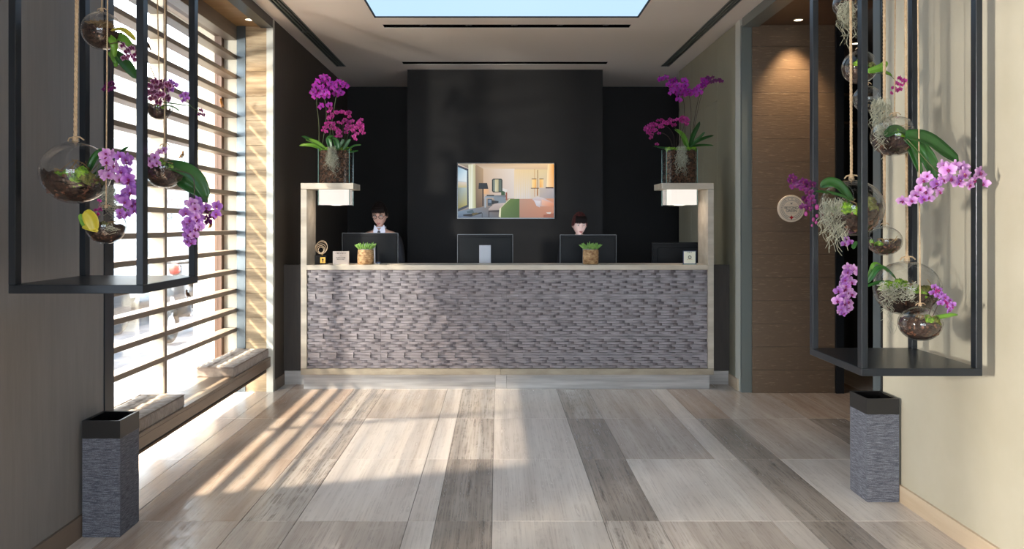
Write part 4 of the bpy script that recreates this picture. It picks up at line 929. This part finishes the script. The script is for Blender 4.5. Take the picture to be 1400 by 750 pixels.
# ------------------------------------------------------------------ staff worktop, monitors
p = empty('staff_worktop', (.09, 7.65, 0), 'dark staff worktop behind the reception counter', 'worktop')
box('top', 'ebony', L1, R0, 7.42, 7.98, .86, .90, p); 
for x in (L1+.02, -.5, .7, R0-.06): box('support', 'ebony', x, x+.04, 7.46, 7.94, 0, .8595, p)
def monitor(px0, px1, py, lab, dark=False):
    y = 7.75; x0, x1 = (px0-680)/F*y, (px1-680)/F*y; zt = EYE-(py-305)/F*y; zb = zt-.335
    p = empty('monitor', ((x0+x1)/2, y, .90), lab, 'monitor', 'computer monitors on the reception desk')
    box('shell', 'monitor', x0, x1, y, y+.028, zb, zt, p, bevel=.004)
    box('back_panel', 'monitor', x0+.012, x1-.012, y-.008, y+.001, zb+.02, zt-.025, p, bevel=.003)
    if not dark:
        b = MB(); b.box(x0-.002, x0+.002, y-.002, y+.03, zb, zt); b.box(x1-.002, x1+.002, y-.002, y+.03, zb, zt); b.box(x0, x1, y-.002, y+.03, zt-.002, zt+.003); b.build('rim', 'monitor_rim', p)
    else:
        MB().tube([(x0+.05, y-.012, zb+.02), (x0+.05, y-.012, zt-.07), (x0+.07, y-.012, zt-.05), (x1-.06, y-.012, zt-.05), (x1-.04, y-.012, zt-.07), (x1-.04, y-.012, zb)], .006, 6).build('ridge', 'monitor', p, smooth=True)
    box('screen', 'screen_glow', x0+.01, x1-.01, y+.028, y+.030, zb+.01, zt-.01, p)
    if dark: box('stand', 'monitor', (x0+x1)/2-.05, (x0+x1)/2+.05, y+.032, y+.06, .915, zt-.12, p); box('foot', 'monitor', (x0+x1)/2-.1, (x0+x1)/2+.1, y-.08, y+.09, .90, .914, p); return
    xc = (x0+x1)/2; st = box('stand', 'silver', xc-.057, xc+.057, y-.035, y-.009, .915, zt-.102, p, bevel=.002); box('foot', 'silver', xc-.11, xc+.11, y-.10, y+.09, .90, .914, p, bevel=.002)
M['screen_glow'] = emit('screen_glow', (.75, .82, 1, 1), 2.2)
monitor(468, 544, 318.5, 'large grey-black monitor in front of the man in the suit')
monitor(625.5, 701, 320.5, 'black monitor with bare silver stand below the wall television')
monitor(766, 842.5, 321, 'black monitor in front of the red-haired woman')
monitor(891.5, 963, 331, 'low black monitor with rounded ridge at the right end of the desk', True)

# ------------------------------------------------------------------ television with picture
TX0, TX1, TZ0, TZ1, TY = -.467, .662, 1.52, 2.17, 9.19
tv = empty('television', ((TX0+TX1)/2, TY, TZ0), 'flat television on the black wall showing a hotel bedroom', 'television')
box('casing', 'gloss_black', TX0, TX1, TY, 9.2295, TZ0, TZ1, tv, bevel=.002)
def pic(name, z1=0):
    # picture drawn from flat polygons; pixel frame of the zoomed crop: x 50..1150, y 68..692
    W, H = 1100, 624; cx0, cx1 = TX0+.012, TX1-.010; cz0, cz1 = TZ0+.014, TZ1-.012
    polys = []
    def P(pts, *cols):
        polys.append((pts, cols if len(cols) > 1 else cols*len(pts)))
    def R(x0, y0, x1, y1, *c): P([(x0, y0), (x1, y0), (x1, y1), (x0, y1)], *c)
    R(50, 68, 1150, 692, (200, 180, 165), (200, 170, 140), (150, 120, 105), (120, 115, 115))
    P([(240, 68), (1150, 68), (1150, 140), (340, 130)], (170, 145, 120), (240, 200, 150), (215, 180, 140), (205, 185, 160))
    R(335, 128, 700, 470, (205, 178, 150), (225, 212, 200), (205, 195, 190), (190, 160, 135))
    P([(250, 75), (340, 128), (340, 560), (250, 600)], (150, 125, 100), (180, 150, 115), (120, 90, 70), (90, 75, 60))
    P([(50, 68), (200, 68), (260, 90), (190, 130)], (150, 140, 120), (170, 160, 140), (190, 180, 160), (120, 110, 100))
    P([(50, 100), (155, 148), (155, 560), (50, 590)], (130, 160, 180), (180, 205, 220), (170, 160, 90), (130, 120, 60))
    P([(50, 110), (150, 150), (150, 280), (50, 270)], (140, 175, 195), (200, 220, 230), (220, 225, 225), (190, 205, 215))
    P([(50, 275), (150, 285), (150, 345), (50, 345)], (200, 190, 180), (215, 200, 190), (190, 180, 130), (180, 170, 120))
    P([(50, 85), (185, 135), (185, 560), (50, 620), (50, 590), (155, 545), (155, 150), (50, 105)], (60, 65, 75))
    P([(170, 80), (250, 75), (255, 580), (175, 600)], (215, 215, 190), (190, 180, 140), (170, 170, 120), (225, 230, 215))
    P([(205, 78), (225, 78), (225, 590), (200, 596)], (235, 235, 215), (200, 200, 170), (190, 195, 160), (230, 235, 225))
    R(695, 135, 1080, 475, (235, 205, 160), (225, 200, 150), (190, 180, 175), (215, 200, 180))
    for k in range(9): R(712+k*20, 142, 720+k*20, 472, (235, 205, 150), (225, 195, 145), (190, 190, 200), (220, 215, 215))
    R(700, 200, 870, 470, (232, 215, 185), (215, 205, 195), (190, 190, 200), (225, 215, 195)) if False else None
    R(960, 140, 968, 440, (130, 100, 50), (150, 110, 60), (150, 100, 50), (150, 100, 50))
    R(985, 350, 1150, 470, (190, 175, 160), (175, 165, 165), (150, 145, 150), (175, 165, 160))
    R(900, 248, 950, 352, (250, 215, 150), (240, 180, 90), (230, 160, 80), (250, 215, 150)); R(985, 248, 1030, 345, (245, 190, 100), (250, 210, 140), (245, 200, 140), (230, 160, 80))
    R(895, 240, 950, 248, (70, 50, 40)); R(983, 240, 1032, 248, (70, 50, 40)); R(886, 348, 980, 356, (90, 60, 40)); R(926, 130, 932, 240, (200, 150, 90)); R(955, 355, 960, 440, (170, 110, 50)); R(926, 356, 932, 450, (190, 130, 70))
    P([(1080, 75), (1150, 75), (1150, 345), (1065, 345)], (255, 225, 170), (240, 160, 60), (235, 170, 100), (255, 225, 180)); R(1055, 340, 1145, 354, (60, 40, 40))
    P([(440, 255), (455, 242), (548, 242), (560, 258), (560, 385), (548, 400), (455, 400), (440, 385)], (30, 40, 36)); R(455, 255, 475, 388, (120, 130, 120)); R(475, 252, 515, 392, (200, 190, 150), (180, 170, 130), (170, 160, 120), (210, 205, 175)); R(515, 255, 548, 388, (90, 100, 90))
    P([(290, 292), (385, 292), (398, 360), (285, 360)], (36, 38, 42)); R(330, 360, 345, 560, (40, 34, 30)); P([(345, 360), (400, 360), (420, 420), (345, 420)], (235, 180, 130), (215, 170, 130), (200, 165, 140), (220, 170, 120))
    P([(50, 620), (180, 590), (400, 560), (540, 560), (540, 692), (50, 692)], (110, 130, 150), (100, 110, 120), (120, 110, 105), (110, 105, 105), (90, 85, 85), (80, 95, 120))
    P([(345, 455), (390, 435), (600, 430), (600, 460), (370, 465)], (140, 150, 160), (120, 130, 140), (110, 100, 100), (100, 110, 120), (150, 160, 170)); R(355, 455, 372, 575, (150, 160, 170)); R(380, 428, 465, 442, (40, 45, 50))
    P([(455, 465), (560, 450), (600, 470), (600, 520), (500, 530)], (120, 130, 140)); R(390, 475, 440, 555, (60, 70, 80)); P([(440, 490), (515, 500), (515, 520), (440, 540)], (30, 30, 34)); R(398, 485, 432, 520, (110, 125, 145))
    R(545, 385, 590, 432, (50, 80, 50)); P([(560, 350), (620, 370), (600, 400), (560, 380)], (215, 210, 205)); R(598, 400, 615, 490, (140, 80, 60))
    P([(400, 590), (470, 530), (590, 520), (540, 600), (400, 610)], (170, 155, 150), (180, 165, 160), (190, 175, 170), (160, 145, 140), (140, 125, 120)); P([(400, 610), (540, 606), (530, 630), (400, 626)], (60, 50, 50)); R(400, 620, 410, 688, (50, 40, 40))
    P([(640, 478), (1150, 470), (1150, 692), (530, 692), (530, 580)], (170, 140, 125), (200, 140, 110), (180, 120, 95), (150, 120, 105), (170, 150, 135))
    P([(900, 480), (960, 450), (1020, 460), (1150, 520), (1150, 560), (1000, 560)], (190, 180, 185), (205, 195, 195), (200, 190, 190), (210, 140, 110), (200, 130, 100), (190, 170, 165))
    P([(920, 490), (1000, 500), (990, 575), (950, 555)], (205, 200, 210), (215, 205, 205), (180, 165, 165), (190, 185, 195)); P([(1010, 480), (1150, 530), (1150, 570), (1010, 550)], (225, 185, 165), (215, 140, 105), (190, 120, 90), (215, 165, 140))
    P([(640, 475), (755, 475), (755, 692), (530, 692), (528, 600)], (100, 120, 60), (80, 105, 45), (64, 88, 34), (84, 106, 52), (104, 124, 70)); P([(640, 475), (650, 475), (545, 575), (540, 692), (518, 680), (525, 590)], (220, 215, 180))
    P([(1030, 660), (1150, 640), (1150, 692), (1030, 692)], (150, 90, 70)); P([(1060, 632), (1120, 628), (1110, 648), (1075, 645)], (205, 200, 195)); 
    P([(110, 655), (250, 640), (320, 630), (330, 640), (200, 680), (110, 672)], (30, 30, 34)); P([(150, 620), (220, 600), (240, 640), (160, 640)], (70, 90, 100)); P([(210, 640), (260, 632), (290, 640), (220, 672)], (90, 80, 50)); R(325, 640, 331, 690, (40, 36, 36))
    b = MB(); cl = []
    for k, (pts, cs) in enumerate(polys):
        b.add([(cx0+(x-50)/W*(cx1-cx0), TY-.0004-.00012*k, cz1-(y-68)/H*(cz1-cz0)) for x, y in pts], [tuple(range(len(pts)))[::-1]]); cl += list(cs)
    o = b.build('screen', 'tv_picture', tv); ca = o.data.color_attributes.new('pic', 'FLOAT_COLOR', 'POINT'); ca.data.foreach_set('color', [c for col in cl for c in lin(col)])
t = NT('tv_picture'); a_ = t.n('ShaderNodeAttribute'); a_.attribute_name = 'pic'; t.set(Base_Color=(0, 0, 0, 1), Emission_Strength=.62, Roughness=.3, Specular_IOR_Level=.2); t.l(a_.outputs['Color'], t.b.inputs['Emission Color']); M['tv_picture'] = t.m
pic('screen')

# ------------------------------------------------------------------ round badge
bc = Vector((2.541, 6.9, 1.597)); R_ = .117
p = empty('round_badge', (bc.x, bc.y, bc.z-R_), 'round cream badge reading BEYOND GREEN with red diamond on the brown planks', 'sign')
MB().lathe((bc.x, 6.882, bc.z), [(R_-.003, 0), (R_, .003), (R_, .018)], 48, 'y').build('disc', 'badge', p)
RB = Euler((PI/2, 0, 0)).to_matrix(); b = MB(); b.torus((bc.x, 6.8815, bc.z), .098, .0012, 64, 4, RB); b.torus((bc.x, 6.8815, bc.z), .072, .0012, 64, 4, RB); b.build('ring', 'ink', p)
b = MB()
for k in range(44):
    a = PI*.72+k*(2*PI*.79)/44*1.0; a = -PI/2+.38+k*(2*PI-.76)/43
    if 1.05 < a < 2.1 and k % 3: continue
    q = Vector((math.cos(a), 0, math.sin(a))); tng = Vector((-math.sin(a), 0, math.cos(a))); c = Vector((bc.x, 6.8815, bc.z))
    hh = .0045 + .0015*(k % 2); pt = [c+q*(.085-hh)-tng*.002, c+q*(.085-hh)+tng*.002, c+q*(.085+hh)+tng*.002, c+q*(.085+hh)-tng*.002]
    b.add([tuple(v) for v in pt], [(0, 1, 2, 3)])
b.build('edge_print', 'ink', p)
text('BEYOND', .031, (bc.x, 6.8815, bc.z+.006), (PI/2, 0, 0), 'ink', p); text('GREEN', .031, (bc.x, 6.8815, bc.z-.020), (PI/2, 0, 0), 'ink', p)
b = MB(); b.add([(bc.x-.012, 6.8812, bc.z+.052), (bc.x, 6.8812, bc.z+.036), (bc.x+.012, 6.8812, bc.z+.052), (bc.x, 6.8812, bc.z+.047)], [(0, 1, 2, 3)])
b.box(bc.x-.045, bc.x+.045, 6.881, 6.882, bc.z+.031, bc.z+.0318); b.box(bc.x-.045, bc.x+.045, 6.881, 6.882, bc.z-.040, bc.z-.0392); b.build('emblem', 'ink', p)
pts = []
for k in range(8):
    a = k*PI/4; rr_ = .022 if k % 2 == 0 else .010; pts.append((bc.x+rr_*math.cos(a), 6.8806, bc.z-.078+rr_*math.sin(a)))
MB().add(pts, [tuple(range(8))]).build('diamond', 'red', p)

# ------------------------------------------------------------------ people
def head(p, c, skin, hairm, tilt, turn, s=1.0, glasses=False, woman=False):
    c = Vector(c); Rm = (Matrix.Rotation(turn, 3, 'Z') @ Matrix.Rotation(tilt, 3, 'X'))
    def T(v): return c+Rm @ (Vector(v)*s)
    def g(x, m, w_): return math.exp(-((x-m)/w_)**2)
    def fn(u, q):
        x, y, z = u.x*.074, u.y*.095, u.z*.120
        if u.z < 0: k = 1-.34*(-u.z)**1.6; x *= k; y *= (1-.12*(-u.z)**2) if y < 0 else (1-.45*(-u.z))
        if u.z > .2: x *= 1+.04*u.z
        if y < 0:
            f = min(1, -u.y*1.4)
            y -= f*.021*g(x, 0, .011)*g(z, -.022, .020); y -= f*.010*g(x, 0, .009)*g(z, .0, .022)
            for sx in (-1, 1): y += f*.010*g(x, sx*.031, .016)*g(z, .012, .013); y -= f*.004*g(x, sx*.036, .02)*g(z, -.03, .02)
            y -= f*.005*g(z, .035, .012)*g(x, 0, .05); y -= f*.007*g(x, 0, .020)*g(z, -.062, .009); y += f*.003*g(z, -.080, .007)*g(x, 0, .02); y -= f*.008*g(x, 0, .022)*g(z, -.102, .014)
        return Rm @ (Vector((x, y, z))*s)
    MB().ball(c, 1, 56, 48, fn=fn).build('head', skin, p, smooth=True)
    for sx in (-1, 1):
        MB().ball(T((sx*.075, .008, -.005)), (.009*s, .018*s, .030*s), 10, 8).build('ear', skin, p, smooth=True)
        e = MB().ball(T((sx*.031, -.0795, .011)), (.0125*s, .006*s, .0058*s), 12, 8).build('eye', 'white', p, smooth=True)
        MB().ball(T((sx*.031, -.0842, .009)), .0052*s, 10, 8).build('iris', 'eye', e, smooth=True)
        MB().tube([T((sx*.016, -.096, .030)), T((sx*.032, -.094, .036)), T((sx*.050, -.082, .030))], .0028*s, 5).build('eyebrow', hairm, p)
    MB().tube([T((-.023, -.088, -.063)), T((-.008, -.0985, -.059)), T((0, -.098, -.061)), T((.008, -.0985, -.059)), T((.023, -.088, -.063))], [.001, .0036*s, .003*s, .0036*s, .001], 6).tube([T((-.018, -.09, -.067)), T((0, -.0985, -.070)), T((.018, -.09, -.067))], [.001, .0045*s, .001], 6).build('lips', 'lips', p, smooth=True)
    # hair cap with fringe
    def hf(u, q):
        lump = 1+.05*noise.noise(u*5+c)+.03*noise.noise(u*14)
        x, y, z = u.x*.084*lump, (u.y*.101 if u.y < 0 else u.y*.108)*lump+.002, u.z*.128*lump+.012
        # lower edge of the hair: front hairline, side and nape
        front = max(0, -u.y); lim = (.062 if not woman else .036) if front > .55 else (-.02 if u.y < .25 else (-.085 if not woman else -.06))
        if .25 < -u.y <= .55: lim = .0 if not woman else -.005
        if z < lim:
            k = lim-z; z = lim - .002; x *= .88; y *= .86
        return Rm @ (Vector((x, y, z))*s)
    MB().ball(c, 1, 48, 40, fn=hf).build('hair', hairm, p, smooth=True)
    b = MB(); rnd = random.Random(4)
    for k in range(34):
        x = -.060+k*.120/33; drop = rnd.uniform(.040, .052) if not woman else rnd.uniform(.026, .034)
        yb = -.100+abs(x)**2*6
        b.tube([T((x*.8, yb+.020, .105)), T((x, yb-.004, .080)), T((x*1.04+rnd.uniform(-.004, .004), yb+.002, drop))], [.007*s, .006*s, .0022*s], 5)
    b.build('fringe', hairm if not woman else 'hair', p, smooth=True)
    if woman: MB().ball(T((0, .10, .03)), (.04, .035, .04), 14, 10).build('hair_bun', hairm, p, smooth=True)
    if glasses:
        b = MB()
        for sx in (-1, 1):
            pts = [T((sx*.033+.023*math.cos(a), -.104+.012*abs(math.cos(a))*0, .009+.019*math.sin(a))) for a in [2*PI*i/16 for i in range(17)]]; b.tube(pts, .0028, 5)
            b.tube([T((sx*.056, -.104, .014)), T((sx*.072, -.06, .014)), T((sx*.077, .0, .012))], .0017, 5)
        b.tube([T((-.010, -.105, .012)), T((0, -.108, .014)), T((.010, -.105, .012))], .0018, 5); b.build('glasses', 'ink', p)
    return Rm
def skin_figure(name, joints, edges, m, p, root=0):
    me = bpy.data.meshes.new(name); cc = WORLD[p.name]; me.from_pydata([Vector(j[0])-cc for j in joints], edges, []); me.materials.append(M[m])
    o = bpy.data.objects.new(name, me); COL.objects.link(o); place(o, cc, p)
    sk = o.modifiers.new('skin', 'SKIN'); sk.use_smooth_shade = True
    for i, j in enumerate(joints): r = j[1]; me.skin_vertices[0].data[i].radius = r if isinstance(r, tuple) else (r, r)
    me.skin_vertices[0].data[root].use_root = True
    o.modifiers.new('sub', 'SUBSURF').levels = 2; o.modifiers['sub'].render_levels = 2
    dg = bpy.context.evaluated_depsgraph_get(); me2 = bpy.data.meshes.new_from_object(o.evaluated_get(dg)); o.modifiers.clear(); o.data = me2; return o
def person(x, yf, hz, lab, skin, hairm, tilt, turn, s, wsh, woman, glasses):
    p = empty('person', (x, yf, 0), lab, 'person')
    y = yf; hy = yf-.03; nz = hz-.115*s
    sh = nz-.085; ch = nz-.22; wa = .62*hz+.06; hip = .56*hz+.02; kn = .30*hz; hd = .925
    def figure(extra, full):
        J = []; E = []
        def a(pt, r, par=None):
            J.append((pt, (r[0]+extra, r[1]+extra) if isinstance(r, tuple) else r+extra)); i = len(J)-1
            if par is not None: E.append((par, i))
            return i
        pel = a((x, y+.03, hip), (.15, .11)); w_ = a((x, y+.03, wa), (.135, .095), pel); c_ = a((x, y+.02, ch), (.155, .105), w_); u_ = a((x, y+.01, sh), (.10, .075), c_)
        if not full: a((x, y+.004, nz-.058), .062, u_)
        if full: n1 = a((x, y-.002, nz-.03), .052, u_); n2 = a((x, y-.01, nz+.03), .050, n1)
        for sx in (-1, 1):
            s1 = a((x+sx*wsh, y+.02, sh-.035), .055, u_); e1 = a((x+sx*(wsh+.05), y-.02, sh-.30), .040, s1); h1 = a((x+sx*.14, y-.22, hd+.05), .030 if full else .034, e1)
            if full:
                pm_ = a((x+sx*.12, y-.28, hd+.028), (.030, .016), h1)
                for k in range(4):
                    f0 = a((x+sx*(.145-.017*k), y-.315, hd+.03), .009, pm_); f1 = a((x+sx*(.147-.018*k), y-.345-.004*(k in (1, 2)), hd+.022), .008, f0); a((x+sx*(.146-.018*k), y-.362-.005*(k in (1, 2)), hd+.006-.9*.015+.008), .007, f1)
                t0 = a((x+sx*.092, y-.275, hd+.02), .010, pm_); a((x+sx*.078, y-.30, hd+.008), .008, t0)
            l1 = a((x+sx*.10, y+.03, hip-.07), .085, pel); l2 = a((x+sx*.11, y+.0, kn), .058, l1); l3 = a((x+sx*.11, y+.03, .09), .040, l2)
            if full: a((x+sx*.12, y-.09, .05), (.035, .030), l3)
        return J, E
    J, E = figure(0, True); skin_figure('body', J, E, skin, p)
    J, E = figure(.010, False); skin_figure('suit', J, E, 'suit', p)
    b = MB()
    for sx in (-1, 1): b.lathe((x+sx*.12, y-.03, 0), [(.045, 0), (.05, .03), (.046, .07), (.03, .10)], 12)
    b.v = [(vx, y-.03+(vy-(y-.03))*2.4, vz) for vx, vy, vz in b.v]; b.build('shoes', 'gloss_black', p, smooth=True)
    if not woman:
        # shirt collar, shirt front, tie
        b = MB(); yy = y-.062
        b.add([(x-.050, yy-.003, nz+.015), (x-.062, yy-.012, nz-.06), (x-.012, yy-.036, nz-.10), (x, yy-.030, nz-.045)], [(0, 1, 2, 3)]); b.add([(x+.050, yy-.003, nz+.015), (x+.062, yy-.012, nz-.06), (x+.012, yy-.036, nz-.10), (x, yy-.030, nz-.045)], [(3, 2, 1, 0)])
        b.add([(x-.062, yy-.010, nz-.05), (x+.062, yy-.010, nz-.05), (x+.01, yy-.035, nz-.22), (x-.01, yy-.035, nz-.22)], [(0, 3, 2, 1)])
        b.torus((x, y-.004, nz-.012), .056, .007, 24, 6); b.build('shirt', 'shirt', p)
        MB().ball((x, yy-.034, nz-.062), (.016, .010, .016), 10, 8).tube([(x, yy-.036, nz-.07), (x, yy-.045, nz-.22)], [.010, .020], 6).build('tie', 'tie', p, smooth=True)
    head(p, (x, hy-.012, hz), skin, hairm, tilt, turn, s, glasses, woman)
person(-1.203, 8.18, 1.556, 'man in black suit, white shirt and tie, glasses, looking down at a monitor', 'skin', 'hair', .33, -.05, 1.0, .17, False, True)
person(.838, 8.18, 1.457, 'red-haired woman with dark fringe looking down behind a monitor', 'skin_pale', 'hair_red', .20, .12, .93, .15, True, False)

# ------------------------------------------------------------------ birds on the slats
def bird(px, k, lab, m, fl=1):
    Y = 2.285*F/(680-px); z = .543+.1695*k+.0175; x = -2.292
    p = empty('bird_figurine', (x, Y, z), lab, 'bird figurine', 'bird figurines on the window slats')
    MB().ball((x, Y, z+.045), (.011, .026, .016), 12, 8, fn=lambda u, q: Vector((q.x, q.y*(1 if u.y*fl < 0 else 1.15), q.z-u.y*fl*.008))).build('body', m, p, smooth=True)
    MB().ball((x, Y-fl*.020, z+.072), (.008, .010, .010), 10, 8).tube([(x, Y-fl*.02, z+.05), (x, Y-fl*.02, z+.07)], [.010, .006], 8).tube([(x, Y-fl*.028, z+.073), (x, Y-fl*.040, z+.071)], [.003, .0006], 6).build('head', m, p, smooth=True)
    MB().tube([(x, Y+fl*.022, z+.040), (x, Y+fl*.052, z+.022)], [.008, .004], 6).build('tail', m, p)
    for d in (-.006, .006): MB().tube([(x, Y+d, z+.035), (x, Y+d, z)], .0014, 5).build('leg', m, p)
bird(258, 2, 'dark bird figurine on the slat below the left hanging shelf', 'bird')
bird(289, 5, 'tan bird figurine on the slat beside the hanging violet blooms', 'bird_gold', -1)
bird(250, 8, 'bird figurine on the slat above the broad dark orchid leaves', 'bird_gold', -1)
bird(203, 12, 'small dark bird figurine high on a slat by the frame post', 'bird')
bird(304, 11, 'golden bird figurine high on a slat near the brown window frame', 'bird_gold')

# ------------------------------------------------------------------ street outside
struct('ground_street', 'asphalt', -30, -2.66, -12, 40, -.12, -.06)
struct('ground_forecourt', 'asphalt', -2.66, 12, -14, -4.16, -.12, -.06)
bld = struct('building_opposite', 'facade', -13.5, -12, -10, 40, -.06, 6.5)
for k in range(9):
    y = -7+k*5; fr_ = box('window', 'white', -12.02, -11.9, y, y+1.8, .8, 3.2, bld); box('pane', 'shutter', -11.905, -11.89, y+.12, y+1.68, .92, 3.08, fr_)
v = empty('moving_van', (-6.2, 13.6, -.06), 'white moving van with faded lettering parked outside the window', 'van')
b = MB(); b.box(-7.2, -5.2, 11.9, 16.2, .45, 2.75); b.build('cargo_box', 'van_white', v, bevel=.03)
MB().add([(-7.15, 11.88, .4), (-5.25, 11.88, .4), (-5.25, 10.3, .4), (-7.15, 10.3, .4), (-7.1, 11.88, 2.1), (-5.3, 11.88, 2.1), (-5.35, 10.9, 2.05), (-7.05, 10.9, 2.05), (-5.28, 10.35, 1.2), (-7.12, 10.35, 1.2)], [(0,1,2,3),(4,7,6,5),(0,4,5,1),(3,2,8,9),(9,8,6,7),(1,5,6,8,2),(0,3,9,7,4)]).build('cab', 'van_white', v)
for y in (10.95, 15.2):
    for x in (-5.3, -7.1): MB().lathe((x, y, .30), [(.2, -.1), (.36, -.1), (.36, .1), (.2, .1)], 24, 'x').build('wheel', 'tyre', v)
text('TRASLO', .21, (-5.19, 12.78, 1.80), (PI/2, 0, PI/2), 'red_paint', v); text('LARI', .2, (-5.19, 12.62, 1.555), (PI/2, 0, PI/2), 'grey_paint', v)
def scooter(x, y, lab, fl=1, col='scooter'):
    p = empty('motor_scooter', (x, y, -.06), lab, 'scooter', 'scooters parked outside')
    for yy in (y-.62, y+.62):
        w_ = MB().torus((x, yy, .19), .19, .05, 28, 8, Euler((0, PI/2, 0)).to_matrix()).build('wheel', 'tyre', p, smooth=True); MB().lathe((x, yy, .19), [(.03, -.06), (.12, -.02), (.12, .02), (.03, .06)], 16, 'x').build('hub', 'silver', w_)
    MB().ball((x, y+.42*fl, .52), (.15, .42, .20), 20, 12).build('rear_body', col, p, smooth=True); MB().ball((x, y+.35*fl, .72), (.14, .40, .06), 16, 8).build('seat', 'tyre', p, smooth=True)
    box('footboard', col, x-.14, x+.14, y-.30, y+.15, .25, .31, p, bevel=.01); MB().tube([(x, y-.32*fl, .30), (x, y-.42*fl, .65), (x, y-.36*fl, .92)], [.16, .15, .07], 12).build('leg_shield', col, p, smooth=True)
    MB().tube([(x, y-.62*fl, .19), (x, y-.40*fl, .90)], .03, 8).build('fork', 'silver', p); MB().tube([(x-.32, y-.34*fl, .98), (x, y-.40*fl, .95), (x+.32, y-.34*fl, .98)], .016, 8).build('handlebar', 'tyre', p); MB().ball((x, y-.46*fl, .88), .075, 14, 10).build('headlight', 'scooter_red', p, smooth=True)
scooter(-4.15, 10.7, 'dark scooter with red lamp parked on the pavement outside', 1)
scooter(-4.6, 8.6, 'grey scooter parked nearer outside, behind the wide slat gaps', -1)
